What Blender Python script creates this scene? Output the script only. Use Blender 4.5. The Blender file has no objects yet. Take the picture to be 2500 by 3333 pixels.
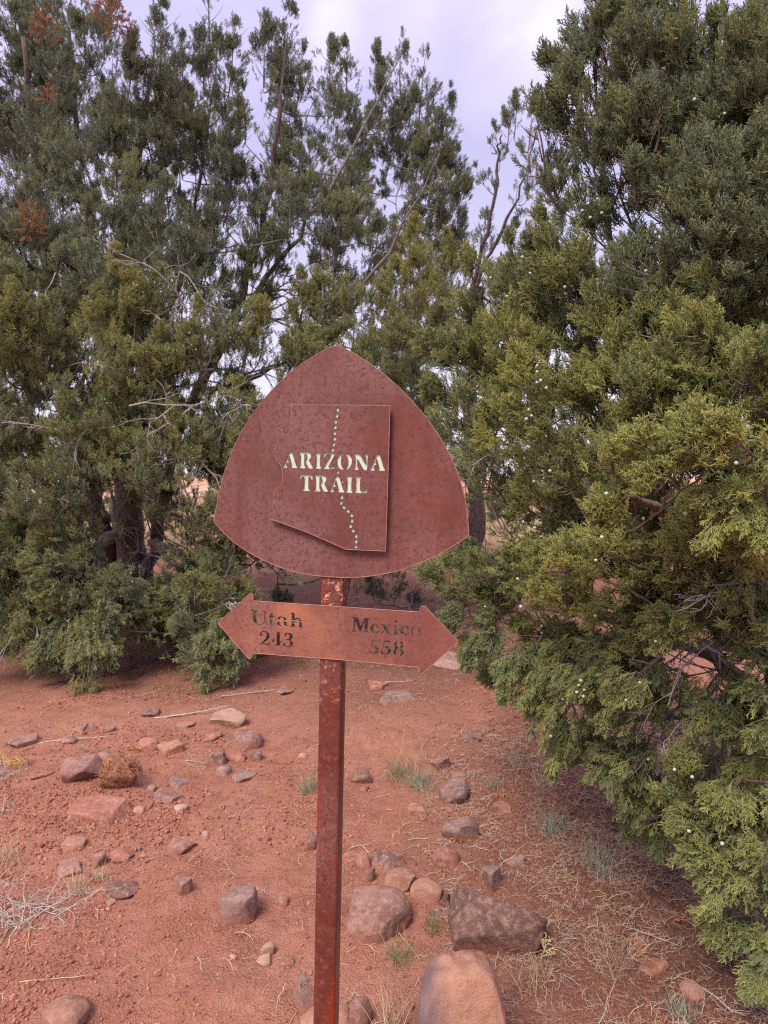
import bpy, bmesh, math, random
import numpy as np
from mathutils import Vector, Matrix, Euler

S = bpy.context.scene
COL = S.collection
rnd = random.Random(7)
R = np.random.RandomState(11)

# ------------------------------------------------------------------ camera
CAM_H = 1.55
PITCH = math.radians(3.2)
F = 2222.0
cam = bpy.data.cameras.new('camera')
co = bpy.data.objects.new('camera', cam); COL.objects.link(co)
co.location = (0, 0, CAM_H)
co.rotation_euler = (math.radians(90) - PITCH, 0, 0)
cam.sensor_fit = 'VERTICAL'; cam.sensor_height = 36.0; cam.sensor_width = 27.0
cam.lens = 36.0 * F / 3333.0
cam.clip_start = 0.05; cam.clip_end = 3000
cam.dof.use_dof = True; cam.dof.focus_distance = 1.42; cam.dof.aperture_fstop = 10.0
S.camera = co

# ------------------------------------------------------------------ world, sun, exposure
SUN = Vector((-0.42, -0.62, 0.95)).normalized()
world = bpy.data.worlds.new('World'); S.world = world; world.use_nodes = True
nt = world.node_tree; nt.nodes.clear()
def N(tree, typ, **kw):
    n = tree.nodes.new(typ)
    for k, v in kw.items():
        if k == 'inp':
            for kk, vv in v.items(): n.inputs[kk].default_value = vv
        else: setattr(n, k, v)
    return n
out = N(nt, 'ShaderNodeOutputWorld'); bg = N(nt, 'ShaderNodeBackground', inp={'Strength': 0.1})
sky = N(nt, 'ShaderNodeTexSky', sky_type='NISHITA', sun_disc=False)
sky.sun_elevation = math.asin(SUN.z); sky.sun_rotation = math.atan2(SUN.x, SUN.y)
tc = N(nt, 'ShaderNodeTexCoord')
mp = N(nt, 'ShaderNodeMapping', inp={'Scale': (2.2, 2.2, 3.4), 'Location': (0.35, 0.1, 0.6)})
nz = N(nt, 'ShaderNodeTexNoise', inp={'Scale': 1.7, 'Detail': 5.0, 'Roughness': 0.5, 'Distortion': 0.25})
nt.links.new(tc.outputs['Generated'], mp.inputs['Vector']); nt.links.new(mp.outputs[0], nz.inputs['Vector'])
def raydir(u, v):
    x = (u * 1.507 - 1250) / F; y = -(v * 1.507 - 1666.5) / F
    return Vector((x, math.cos(PITCH) + y * math.sin(PITCH), -math.sin(PITCH) + y * math.cos(PITCH)))
acc = nz.outputs['Fac']
for (u, v, wid, amt) in ((1060, 95, 0.012, 0.27), (800, 95, 0.006, 0.22), (1130, 190, 0.008, 0.12), (985, 260, 0.016, -0.16), (900, 20, 0.006, -0.08), (900, 200, 0.09, -0.20)):
    d = raydir(u, v).normalized()
    dp = N(nt, 'ShaderNodeVectorMath', operation='DOT_PRODUCT'); dp.inputs[1].default_value = d
    nt.links.new(tc.outputs['Generated'], dp.inputs[0])
    mr = N(nt, 'ShaderNodeMapRange', interpolation_type='SMOOTHSTEP', inp={'From Min': 1 - wid, 'From Max': 1.0, 'To Min': 0.0, 'To Max': amt})
    nt.links.new(dp.outputs['Value'], mr.inputs['Value'])
    ad = N(nt, 'ShaderNodeMath', operation='ADD'); nt.links.new(acc, ad.inputs[0]); nt.links.new(mr.outputs[0], ad.inputs[1]); acc = ad.outputs[0]
cr = N(nt, 'ShaderNodeValToRGB'); el = cr.color_ramp.elements
el[0].position = 0.34; el[0].color = (0.40, 0.365, 0.56, 1)
el[1].position = 0.74; el[1].color = (0.72, 0.69, 0.73, 1)
e = el.new(0.50); e.color = (0.47, 0.43, 0.62, 1)
e = el.new(0.62); e.color = (0.58, 0.545, 0.68, 1)
nt.links.new(acc, cr.inputs[0])
sx = N(nt, 'ShaderNodeSeparateXYZ'); nt.links.new(tc.outputs['Generated'], sx.inputs[0])
hz = N(nt, 'ShaderNodeMapRange', inp={'From Min': 0.0, 'From Max': 0.42, 'To Min': 0.8, 'To Max': 0.0}); nt.links.new(sx.outputs['Z'], hz.inputs['Value'])
mh = N(nt, 'ShaderNodeMix', data_type='RGBA'); mh.inputs['B'].default_value = (0.64, 0.60, 0.67, 1)
nt.links.new(hz.outputs[0], mh.inputs['Factor']); nt.links.new(cr.outputs[0], mh.inputs['A'])
zen = N(nt, 'ShaderNodeMapRange', interpolation_type='SMOOTHSTEP', inp={'From Min': 0.35, 'From Max': 1.0, 'To Min': 4.85, 'To Max': 8.4}); nt.links.new(sx.outputs['Z'], zen.inputs['Value'])
sc10 = N(nt, 'ShaderNodeVectorMath', operation='SCALE'); nt.links.new(mh.outputs['Result'], sc10.inputs[0]); nt.links.new(zen.outputs[0], sc10.inputs['Scale'])
mx = N(nt, 'ShaderNodeMix', data_type='RGBA', inp={'Factor': 0.93})
nt.links.new(sky.outputs[0], mx.inputs['A']); nt.links.new(sc10.outputs[0], mx.inputs['B'])
nt.links.new(mx.outputs['Result'], bg.inputs['Color']); nt.links.new(bg.outputs[0], out.inputs['Surface'])

sl = bpy.data.lights.new('sun', 'SUN'); sl.energy = 1.5; sl.angle = math.radians(28); sl.color = (1.0, 0.95, 0.76)
so = bpy.data.objects.new('sun', sl); COL.objects.link(so); so.location = (0, 0, 20)
so.rotation_euler = (-SUN).to_track_quat('-Z', 'Y').to_euler()
vs = S.view_settings; vs.view_transform = 'Standard'; vs.look = 'None'; vs.gamma = 1; vs.exposure = 1.75
try: vs.use_curve_mapping = False
except Exception: pass
S.cycles.max_bounces = 10; S.cycles.diffuse_bounces = 7; S.cycles.transmission_bounces = 8; S.cycles.use_denoising = False; S.cycles.filter_width = 1.15

# ------------------------------------------------------------------ helpers
def ray(u, v):                       # display px (1659 wide) -> world direction with unit depth
    return np.array(raydir(u, v))
def at(u, v, Y):
    d = ray(u, v); t = Y / d[1]
    return np.array([d[0] * t, Y, CAM_H + d[2] * t])
def _h(ix, iy, iz):
    n = (ix.astype(np.int64) * 374761393 + iy.astype(np.int64) * 668265263 + iz.astype(np.int64) * 2147483647 % 1013904223) & 0x7fffffff
    n = (n ^ (n >> 13)) * 1274126177 & 0x7fffffff
    n = (n ^ (n >> 15)) * 668265263 & 0x7fffffff
    return ((n ^ (n >> 16)) & 0xffff) / 65535.0
def vn(x, y, z=None):
    x = np.asarray(x, float); y = np.asarray(y, float)
    z = np.zeros_like(x) if z is None else np.asarray(z, float)
    ix, iy, iz = np.floor(x), np.floor(y), np.floor(z)
    fx, fy, fz = x - ix, y - iy, z - iz
    fx = fx * fx * (3 - 2 * fx); fy = fy * fy * (3 - 2 * fy); fz = fz * fz * (3 - 2 * fz)
    r = 0
    for dx in (0, 1):
        for dy in (0, 1):
            for dz in (0, 1):
                w = (fx if dx else 1 - fx) * (fy if dy else 1 - fy) * (fz if dz else 1 - fz)
                r = r + w * _h(ix + dx, iy + dy, iz + dz)
    return r * 2 - 1
def fbm(x, y, z=None, o=4):
    a, s, r = 1.0, 1.0, 0
    for k in range(o):
        r = r + a * vn(x * s + 17.3 * k, y * s + 5.1 * k, None if z is None else z * s + 9.7 * k); a *= 0.5; s *= 2.03
    return r
def gh_soft(x, y):
    x = np.asarray(x, float); y = np.asarray(y, float)
    h = 0.05 * fbm(x * 0.35 + 3, y * 0.35 + 1, o=3) + 0.012 * fbm(x * 2.1, y * 2.1, o=3) + 0.010 * fbm(x * 5.5 + 9, y * 5.5, o=3)
    far = np.clip((np.hypot(x, y) - 12) / 60, 0, 1)
    return h + far * 0.6 * fbm(x * 0.03, y * 0.03, o=2)
def gh(x, y):
    near = np.clip(1.3 - np.hypot(np.asarray(x, float), np.asarray(y, float) - 2.5) / 7, 0, 1)
    c = fbm(x * 26, y * 26, o=3); rough = np.clip(0.55 + 0.8 * vn(np.asarray(x) * 1.7 + 4, np.asarray(y) * 1.7), 0.15, 1.2)
    return gh_soft(x, y) + near * rough * 0.0135 * np.abs(c)
def ground_at(u, v):
    d = ray(u, v); z = 0.0
    for _ in range(6):
        t = (z - CAM_H) / d[2]; x, y = d[0] * t, d[1] * t; z = float(gh_soft(x, y))
    return np.array([x, y, z])

def link(name, me, mat=None, parent=None):
    o = bpy.data.objects.new(name, me); COL.objects.link(o)
    if mat is not None and me is not None:
        me.materials.clear(); me.materials.append(mat)
    if parent is not None: o.parent = parent
    return o
def tag(o, label=None, cat=None, group=None, kind=None):
    if label: o['label'] = label
    if cat: o['category'] = cat
    if group: o['group'] = group
    if kind: o['kind'] = kind
    return o
def empty(name, loc=(0, 0, 0)):
    o = bpy.data.objects.new(name, None); COL.objects.link(o); o.location = loc; o.empty_display_size = 0.1
    return o
def mesh(name, v, f, smooth=True):
    me = bpy.data.meshes.new(name)
    me.from_pydata([tuple(p) for p in v] if not isinstance(v, np.ndarray) else v.tolist(), [], f if isinstance(f, list) else f.tolist())
    if smooth: me.polygons.foreach_set('use_smooth', [True] * len(me.polygons))
    me.update(); return me

class Tubes:
    def __init__(self): self.v = []; self.f = []; self.n = 0; self.t = []
    def add(self, pts, rad, sides=6, tips=None):
        pts = np.asarray(pts, float); k = len(pts)
        tan = np.gradient(pts, axis=0); tan /= (np.linalg.norm(tan, axis=1)[:, None] + 1e-9)
        up = np.array([0.13, 0.27, 0.95]) if abs(tan[0][2]) < 0.9 else np.array([0.95, 0.2, 0.1])
        a = np.cross(tan, up); a /= (np.linalg.norm(a, axis=1)[:, None] + 1e-9); b = np.cross(tan, a)
        ang = np.arange(sides) * 2 * math.pi / sides
        rad = np.asarray(rad, float).reshape(-1, 1, 1) if np.ndim(rad) else np.full((k, 1, 1), rad)
        ring = pts[:, None, :] + rad * (np.cos(ang)[None, :, None] * a[:, None, :] + np.sin(ang)[None, :, None] * b[:, None, :])
        self.v.append(ring.reshape(-1, 3)); base = self.n
        for i in range(k - 1):
            for j in range(sides):
                j2 = (j + 1) % sides
                self.f.append((base + i * sides + j, base + i * sides + j2, base + (i + 1) * sides + j2, base + (i + 1) * sides + j))
        self.f.append(tuple(base + (k - 1) * sides + j for j in range(sides)))
        self.n += k * sides
        self.t.append(np.repeat(np.zeros(k) if tips is None else np.asarray(tips, float), sides))
    def mesh(self, name, smooth=True):
        if not self.v: return mesh(name, [(0, 0, 0)], [])
        me = mesh(name, np.concatenate(self.v), self.f, smooth)
        at_ = me.attributes.new('tip', 'FLOAT', 'POINT'); at_.data.foreach_set('value', np.concatenate(self.t).astype(np.float32))
        return me
def wander(p0, d0, L, n, wob, rs, grav=0.0):
    pts = [np.array(p0, float)]; d = np.array(d0, float); d /= np.linalg.norm(d) + 1e-9
    for i in range(n):
        d = d + rs.normal(0, wob, 3) + np.array([0, 0, grav]); d /= np.linalg.norm(d) + 1e-9
        pts.append(pts[-1] + d * L / n)
    return np.array(pts)
def bez(p0, p1, p2, n=8):
    t = np.linspace(0, 1, n)[:, None]
    return (1 - t) ** 2 * p0 + 2 * t * (1 - t) * p1 + t * t * p2

# ------------------------------------------------------------------ materials
def mat(name):
    m = bpy.data.materials.new(name); m.use_nodes = True; t = m.node_tree; t.nodes.clear()
    o = N(t, 'ShaderNodeOutputMaterial'); b = N(t, 'ShaderNodeBsdfPrincipled'); t.links.new(b.outputs[0], o.inputs[0])
    return m, t, b
def ramp(t, fac, stops):
    r = N(t, 'ShaderNodeValToRGB'); e = r.color_ramp.elements
    e[0].position = stops[0][0]; e[0].color = (*stops[0][1], 1); e[1].position = stops[-1][0]; e[1].color = (*stops[-1][1], 1)
    for p, c in stops[1:-1]: x = e.new(p); x.color = (*c, 1)
    t.links.new(fac, r.inputs[0]); return r.outputs[0]
def noise(t, vec, scale, detail=4, rough=0.55, dist=0.0):
    n = N(t, 'ShaderNodeTexNoise', inp={'Scale': scale, 'Detail': detail, 'Roughness': rough, 'Distortion': dist})
    t.links.new(vec, n.inputs['Vector']); return n.outputs['Fac']
def mixc(t, fac, a, b, mode='MIX'):
    m = N(t, 'ShaderNodeMix', data_type='RGBA', blend_type=mode)
    for key, x in (('Factor', fac), ('A', a), ('B', b)):
        if isinstance(x, (int, float)): m.inputs[key].default_value = x
        elif isinstance(x, tuple): m.inputs[key].default_value = (*x, 1)
        else: t.links.new(x, m.inputs[key])
    return m.outputs['Result']
def maprange(t, x, a, b, c=0.0, d=1.0):
    m = N(t, 'ShaderNodeMapRange', inp={'From Min': a, 'From Max': b, 'To Min': c, 'To Max': d}); t.links.new(x, m.inputs['Value']); return m.outputs[0]
def mth(t, op, a, b=0.0):
    m = N(t, 'ShaderNodeMath', operation=op)
    for i, x in enumerate((a, b)):
        if isinstance(x, (int, float)): m.inputs[i].default_value = x
        else: t.links.new(x, m.inputs[i])
    return m.outputs[0]
def bump(t, b, h, strength=0.5, dist=0.002):
    n = N(t, 'ShaderNodeBump', inp={'Strength': strength, 'Distance': dist}); t.links.new(h, n.inputs['Height']); t.links.new(n.outputs[0], b.inputs['Normal'])
def coord(t, which='Object'):
    return N(t, 'ShaderNodeTexCoord').outputs[which]

def soil_mat():
    m, t, b = mat('red_soil'); c = coord(t)
    big = noise(t, c, 0.9, 5, 0.6); mid = noise(t, c, 9, 5, 0.65); fine = noise(t, c, 120, 3, 0.7)
    col = ramp(t, mid, [(0.28, (0.215, 0.076, 0.050)), (0.5, (0.32, 0.124, 0.083)), (0.72, (0.39, 0.175, 0.125))])
    col = mixc(t, maprange(t, big, 0.40, 0.66, 0.0, 0.6), col, (0.42, 0.195, 0.14))
    col = mixc(t, maprange(t, fine, 0.42, 0.7, 0.0, 0.45), col, (0.44, 0.21, 0.155))
    # duff and needles round the trees, with tree shade painted into the soil
    duff_shade = N(t, 'ShaderNodeAttribute', attribute_name='duff_shade').outputs['Fac']
    dn = mth(t, 'MULTIPLY', duff_shade, maprange(t, mid, 0.3, 0.65, 0.55, 1.0))
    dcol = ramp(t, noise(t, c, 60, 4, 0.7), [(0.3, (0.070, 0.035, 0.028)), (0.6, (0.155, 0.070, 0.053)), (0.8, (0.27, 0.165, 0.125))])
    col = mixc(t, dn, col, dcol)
    # tan dry-grass country far off
    far = N(t, 'ShaderNodeAttribute', attribute_name='dry').outputs['Fac']
    col = mixc(t, far, col, ramp(t, noise(t, c, 1.2, 4, 0.6), [(0.35, (0.48, 0.23, 0.16)), (0.6, (0.46, 0.36, 0.25))]))
    v = N(t, 'ShaderNodeTexVoronoi', feature='DISTANCE_TO_EDGE', inp={'Scale': 48.0}); 
    wv = N(t, 'ShaderNodeVectorMath', operation='MULTIPLY_ADD'); nzc = N(t, 'ShaderNodeTexNoise', inp={'Scale': 30.0, 'Detail': 3})
    t.links.new(c, nzc.inputs['Vector']); t.links.new(nzc.outputs['Color'], wv.inputs[0]); wv.inputs[1].default_value = (0.05, 0.05, 0.05); t.links.new(c, wv.inputs[2])
    t.links.new(wv.outputs[0], v.inputs['Vector'])
    crack = mth(t, 'MULTIPLY', maprange(t, v.outputs['Distance'], 0.0, 0.12, 0.0, 1.0), maprange(t, noise(t, c, 5, 3), 0.45, 0.62, 0.0, 0.8))
    v2 = N(t, 'ShaderNodeTexVoronoi', inp={'Scale': 150.0}); t.links.new(wv.outputs[0], v2.inputs['Vector'])
    h = mth(t, 'ADD', mth(t, 'MULTIPLY', crack, 0.6), mth(t, 'MULTIPLY', v2.outputs['Distance'], -0.5))
    h = mth(t, 'ADD', h, mth(t, 'MULTIPLY', fine, 1.6)); h = mth(t, 'ADD', h, mth(t, 'MULTIPLY', noise(t, c, 45, 4, 0.7), 1.6)); h = mth(t, 'ADD', h, mth(t, 'MULTIPLY', mid, 2.0))
    bump(t, b, h, 1.0, 0.007)
    t.links.new(col, b.inputs['Base Color']); b.inputs['Roughness'].default_value = 0.95; b.inputs['Specular IOR Level'].default_value = 0.15
    return m
def rock_mat():
    m, t, b = mat('stone'); c = coord(t)
    oi = N(t, 'ShaderNodeObjectInfo'); rv = N(t, 'ShaderNodeVectorMath', operation='MULTIPLY_ADD')
    cx = N(t, 'ShaderNodeCombineXYZ'); t.links.new(oi.outputs['Random'], cx.inputs[0]); t.links.new(oi.outputs['Random'], cx.inputs[2])
    t.links.new(cx.outputs[0], rv.inputs[0]); rv.inputs[1].default_value = (30, 30, 30); t.links.new(c, rv.inputs[2]); c = rv.outputs[0]
    base = oi.outputs['Color']
    n1 = noise(t, c, 9, 5, 0.65, 0.6); n2 = noise(t, c, 42, 6, 0.8); n3 = noise(t, c, 200, 4, 0.8)
    dark = mixc(t, 1.0, base, (0.55, 0.48, 0.50), 'MULTIPLY')
    col = mixc(t, maprange(t, n1, 0.42, 0.62, 0.0, 0.75), base, dark)
    col = mixc(t, maprange(t, n2, 0.47, 0.66, 0.0, 0.75), col, (0.47, 0.27, 0.21))
    # red dust settled on the lower part and in hollows
    g = N(t, 'ShaderNodeNewGeometry'); s = N(t, 'ShaderNodeSeparateXYZ'); tg = N(t, 'ShaderNodeTexCoord'); s2 = N(t, 'ShaderNodeSeparateXYZ')
    t.links.new(tg.outputs['Generated'], s2.inputs[0])
    dust = mth(t, 'MULTIPLY', maprange(t, s2.outputs['Z'], 0.72, 0.38, 0.0, 0.85), maprange(t, noise(t, c, 22, 4, 0.7), 0.3, 0.6, 0.2, 1.0))
    col = mixc(t, dust, col, (0.38, 0.125, 0.085))
    col = mixc(t, maprange(t, n3, 0.54, 0.66, 0.0, 0.6), col, (0.13, 0.075, 0.07))
    bump(t, b, mth(t, 'ADD', mth(t, 'MULTIPLY', n2, 1.2), mth(t, 'MULTIPLY', n3, 0.6)), 0.9, 0.006)
    t.links.new(col, b.inputs['Base Color']); b.inputs['Roughness'].default_value = 0.82; b.inputs['Specular IOR Level'].default_value = 0.3
    return m
def rust_mat(kind):
    m, t, b = mat('rusted_steel_' + kind); c = coord(t)
    n1 = noise(t, c, 7, 5, 0.6, 0.4); n2 = noise(t, c, 55, 5, 0.75); n3 = noise(t, c, 260, 3, 0.75); n4 = noise(t, c, 110, 4, 0.8); n5 = noise(t, c, 3.2, 3, 0.5)
    if kind == 'plate':
        a, d, l, s = (0.172, 0.040, 0.030), (0.105, 0.020, 0.014), (0.185, 0.083, 0.080), (0.030, 0.012, 0.012)
    elif kind == 'arrow':
        a, d, l, s = (0.205, 0.062, 0.047), (0.150, 0.038, 0.030), (0.255, 0.106, 0.080), (0.07, 0.022, 0.022)
    else:
        a, d, l, s = (0.130, 0.031, 0.025), (0.100, 0.015, 0.009), (0.185, 0.073, 0.068), (0.04, 0.013, 0.010)
    col = mixc(t, maprange(t, n1, 0.38, 0.64), a, d)
    col = mixc(t, maprange(t, n5, 0.44, 0.62, 0.0, 0.85), col, l)
    col = mixc(t, maprange(t, n2, 0.45, 0.70, 0.0, 0.6), col, l)
    col = mixc(t, maprange(t, n4, 0.47, 0.62, 0.0, 0.75), col, d)
    spk = mth(t, 'MULTIPLY', maprange(t, n3, 0.56, 0.62), maprange(t, n2, 0.40, 0.55, 0.4, 1.0))
    col = mixc(t, mth(t, 'MULTIPLY', spk, 0.8), col, s)
    if kind != 'post':
        sm = N(t, 'ShaderNodeMapping', inp={'Scale': (1.0, 1.0, 0.12)}); t.links.new(c, sm.inputs['Vector'])
        col = mixc(t, maprange(t, noise(t, sm.outputs[0], 26, 5, 0.65), 0.52, 0.68, 0.0, 0.45), col, d)
        col = mixc(t, maprange(t, noise(t, sm.outputs[0], 60, 4, 0.7), 0.60, 0.70, 0.0, 0.30), col, l)
    if kind == 'post':
        st = N(t, 'ShaderNodeMapping', inp={'Scale': (3.0, 3.0, 0.55)}); t.links.new(c, st.inputs['Vector'])
        n6 = noise(t, st.outputs[0], 11, 4, 0.6)
        col = mixc(t, maprange(t, n6, 0.50, 0.60, 0.0, 0.85), col, (0.21, 0.024, 0.007))
        sp = N(t, 'ShaderNodeSeparateXYZ'); t.links.new(c, sp.inputs[0])
        hi = maprange(t, sp.outputs['Z'], 1.05, 1.28, 0.0, 1.0)
        fl = mth(t, 'MULTIPLY', maprange(t, noise(t, c, 90, 3, 0.7), 0.56, 0.62), maprange(t, n1, 0.3, 0.6, 0.1, 1.0))
        col = mixc(t, mth(t, 'MULTIPLY', fl, mth(t, 'MAXIMUM', hi, 0.16)), col, (0.62, 0.30, 0.17))
        b.inputs['Roughness'].default_value = 0.36
    else:
        b.inputs['Roughness'].default_value = 0.68
    if kind == 'arrow':
        col = mixc(t, maprange(t, noise(t, c, 5, 3, 0.5), 0.52, 0.70, 0.0, 0.7), col, (0.50, 0.17, 0.075))
    bump(t, b, mth(t, 'ADD', mth(t, 'MULTIPLY', n3, -0.5), n4), 0.35, 0.0008)
    t.links.new(col, b.inputs['Base Color']); b.inputs['Specular IOR Level'].default_value = 0.35
    return m
def bark_mat(name, cols, sc=1.0):
    m, t, b = mat(name); c = coord(t)
    mp_ = N(t, 'ShaderNodeMapping', inp={'Scale': (1.0, 1.0, 0.16)}); t.links.new(c, mp_.inputs['Vector'])
    n = noise(t, mp_.outputs[0], 70 * sc, 5, 0.75); n2 = noise(t, c, 9, 3)
    col = ramp(t, n, [(0.3, cols[0]), (0.52, cols[1]), (0.75, cols[2])])
    bump(t, b, n, 0.9, 0.008); t.links.new(col, b.inputs['Base Color']); b.inputs['Roughness'].default_value = 0.9
    return m
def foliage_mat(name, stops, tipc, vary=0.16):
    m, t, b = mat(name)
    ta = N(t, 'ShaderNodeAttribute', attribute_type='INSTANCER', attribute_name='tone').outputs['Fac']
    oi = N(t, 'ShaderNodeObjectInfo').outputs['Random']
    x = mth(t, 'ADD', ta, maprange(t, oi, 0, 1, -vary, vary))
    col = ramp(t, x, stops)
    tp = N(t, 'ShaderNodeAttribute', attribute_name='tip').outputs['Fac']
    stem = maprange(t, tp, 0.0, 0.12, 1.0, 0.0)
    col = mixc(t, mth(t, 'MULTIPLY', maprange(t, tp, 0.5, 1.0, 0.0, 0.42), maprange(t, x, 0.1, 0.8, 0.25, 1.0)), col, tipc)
    col = mixc(t, mth(t, 'MULTIPLY', stem, 0.8), col, (0.13, 0.075, 0.055))
    t.links.new(col, b.inputs['Base Color']); b.inputs['Roughness'].default_value = 0.55; b.inputs['Specular IOR Level'].default_value = 0.4
    o = next(x for x in t.nodes if x.type == 'OUTPUT_MATERIAL'); tr = N(t, 'ShaderNodeBsdfTranslucent'); t.links.new(col, tr.inputs[0]); ms = N(t, 'ShaderNodeMixShader', inp={0: 0.55})
    t.links.new(b.outputs[0], ms.inputs[1]); t.links.new(tr.outputs[0], ms.inputs[2]); t.links.new(ms.outputs[0], o.inputs[0])
    return m
def plain(name, col, rough=0.8, sc=80, var=0.35, spec=0.3):
    m, t, b = mat(name); c = coord(t)
    dk = tuple(x * (1 - var) for x in col); lt = tuple(min(1, x * (1 + var * 0.8)) for x in col)
    t.links.new(ramp(t, noise(t, c, sc, 4, 0.65), [(0.3, dk), (0.5, col), (0.72, lt)]), b.inputs['Base Color'])
    b.inputs['Roughness'].default_value = rough; b.inputs['Specular IOR Level'].default_value = spec
    return m

def panel_mat():
    m, t, b = mat('reflective_panel'); c = coord(t)
    col = mixc(t, maprange(t, noise(t, c, 40, 4, 0.7), 0.58, 0.72, 0.0, 0.8), (0.50, 0.57, 0.46), (0.42, 0.22, 0.12))
    t.links.new(col, b.inputs['Base Color']); b.inputs['Roughness'].default_value = 0.45; return m
def clod_mat():
    m, t, b = mat('clod'); c = coord(t); oi = N(t, 'ShaderNodeObjectInfo').outputs['Random']
    col = ramp(t, oi, [(0.0, (0.215, 0.078, 0.052)), (0.5, (0.32, 0.124, 0.083)), (1.0, (0.40, 0.180, 0.130))])
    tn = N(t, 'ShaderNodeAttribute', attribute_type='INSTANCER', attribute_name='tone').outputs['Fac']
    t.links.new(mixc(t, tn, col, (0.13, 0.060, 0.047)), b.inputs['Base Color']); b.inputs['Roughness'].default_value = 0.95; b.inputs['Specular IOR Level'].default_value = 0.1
    return m
M = dict(
    soil=soil_mat(), rock=rock_mat(), plate=rust_mat('plate'), arrow=rust_mat('arrow'), post=rust_mat('post'),
    bark=bark_mat('shaggy_bark', ((0.030, 0.018, 0.020), (0.095, 0.060, 0.060), (0.21, 0.145, 0.14))),
    barkred=bark_mat('reddish_bark', ((0.05, 0.028, 0.024), (0.16, 0.095, 0.082), (0.32, 0.22, 0.20))),
    twigbark=bark_mat('twig_bark', ((0.06, 0.045, 0.045), (0.15, 0.115, 0.11), (0.30, 0.25, 0.24)), 1.5),
    dead=bark_mat('weathered_dead_wood', ((0.18, 0.14, 0.14), (0.36, 0.295, 0.29), (0.56, 0.49, 0.47)), 1.5),
    leaf=foliage_mat('juniper_foliage', [(0.0, (0.235, 0.255, 0.205)), (0.3, (0.290, 0.310, 0.215)), (0.55, (0.360, 0.370, 0.190)), (0.78, (0.44, 0.42, 0.155)), (1.0, (0.52, 0.47, 0.17))], (0.40, 0.41, 0.24)),
    leafn=foliage_mat('near_juniper_foliage', [(0.0, (0.215, 0.245, 0.190)), (0.3, (0.275, 0.305, 0.185)), (0.55, (0.355, 0.365, 0.165)), (0.78, (0.46, 0.445, 0.150)), (1.0, (0.55, 0.51, 0.17))], (0.50, 0.53, 0.26)),
    berry=plain('frosted_berry', (0.36, 0.43, 0.37), 0.55, 120, 0.25), pale=plain('pale_berry', (0.42, 0.42, 0.37), 0.6),
    orange=plain('orange_broom', (0.29, 0.135, 0.060), 0.85, 12, 0.55), straw=plain('straw', (0.42, 0.27, 0.19), 0.85, 60, 0.45),
    greytwig=plain('grey_twig', (0.42, 0.34, 0.31), 0.85, 60, 0.35), grass=plain('green_grass', (0.17, 0.19, 0.085), 0.7, 40, 0.4),
    sage=plain('sage_leaf', (0.26, 0.29, 0.22), 0.8, 40, 0.35), drygrass=plain('dry_grass', (0.46, 0.33, 0.22), 0.8, 40, 0.35),
    yellow=plain('yellow_sprig', (0.52, 0.32, 0.05), 0.7, 60, 0.4), cream=plain('cream_sprig', (0.60, 0.48, 0.26), 0.7, 60, 0.3),
    rsprig=plain('rusty_sprig', (0.52, 0.20, 0.09), 0.7, 60, 0.3), punk=plain('rotten_wood', (0.23, 0.095, 0.055), 0.95, 35, 0.7),
    white=panel_mat(), clod=clod_mat(),
    edge_hi=plain('edge_highlight_steel', (0.36, 0.175, 0.145), 0.45))  # lighter than the plates, painted highlight for their outlines

# ------------------------------------------------------------------ ground
def axis(n0, n1, a, b, c):
    u = np.arange(-n0, n1 + 1); return c + a * np.sinh(u * b)
xs = axis(230, 230, 0.50, 0.0142 * 2.0, 0.1)
ys = axis(160, 330, 0.62, 0.0205, 2.3)
xs = np.clip(xs, -900, 900); ys = np.clip(ys, -60, 1500)
xs = np.unique(xs); ys = np.unique(ys)
X, Y = np.meshgrid(xs, ys); Z = gh(X, Y)
GV = np.stack([X, Y, Z], -1).reshape(-1, 3); nx, ny = len(xs), len(ys)
ii = (np.arange(ny - 1)[:, None] * nx + np.arange(nx - 1)[None, :]).reshape(-1)
GF = np.stack([ii, ii + 1, ii + nx + 1, ii + nx], -1)
gm = bpy.data.meshes.new('ground'); gm.vertices.add(len(GV)); gm.vertices.foreach_set('co', GV.reshape(-1).astype(np.float32))
gm.loops.add(GF.size); gm.loops.foreach_set('vertex_index', GF.reshape(-1).astype(np.int32))
gm.polygons.add(len(GF)); gm.polygons.foreach_set('loop_start', (np.arange(len(GF)) * 4).astype(np.int32)); gm.polygons.foreach_set('loop_total', np.full(len(GF), 4, np.int32))
gm.update(); gm.validate(); gm.polygons.foreach_set('use_smooth', [True] * len(gm.polygons))
def duff_shade_mask(x, y):  # litter and tree shade darkened together, reaching forward behind the sign
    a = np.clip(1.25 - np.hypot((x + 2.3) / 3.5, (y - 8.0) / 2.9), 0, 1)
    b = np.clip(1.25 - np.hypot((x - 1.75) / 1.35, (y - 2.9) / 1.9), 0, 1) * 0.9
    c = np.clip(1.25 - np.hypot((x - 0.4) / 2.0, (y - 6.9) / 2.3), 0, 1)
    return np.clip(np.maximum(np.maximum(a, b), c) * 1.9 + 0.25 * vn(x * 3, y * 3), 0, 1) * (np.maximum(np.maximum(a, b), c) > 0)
da = gm.attributes.new('duff_shade', 'FLOAT', 'POINT'); da.data.foreach_set('value', duff_shade_mask(GV[:, 0], GV[:, 1]).astype(np.float32))
dr = gm.attributes.new('dry', 'FLOAT', 'POINT'); dr.data.foreach_set('value', (np.clip((GV[:, 1] - 10.5) / 4, 0, 1) * np.clip(0.5 + 1.2 * vn(GV[:, 0] * 0.25, GV[:, 1] * 0.12), 0, 1)).astype(np.float32))
tag(link('ground', gm, M['soil']), kind='structure')

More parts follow.
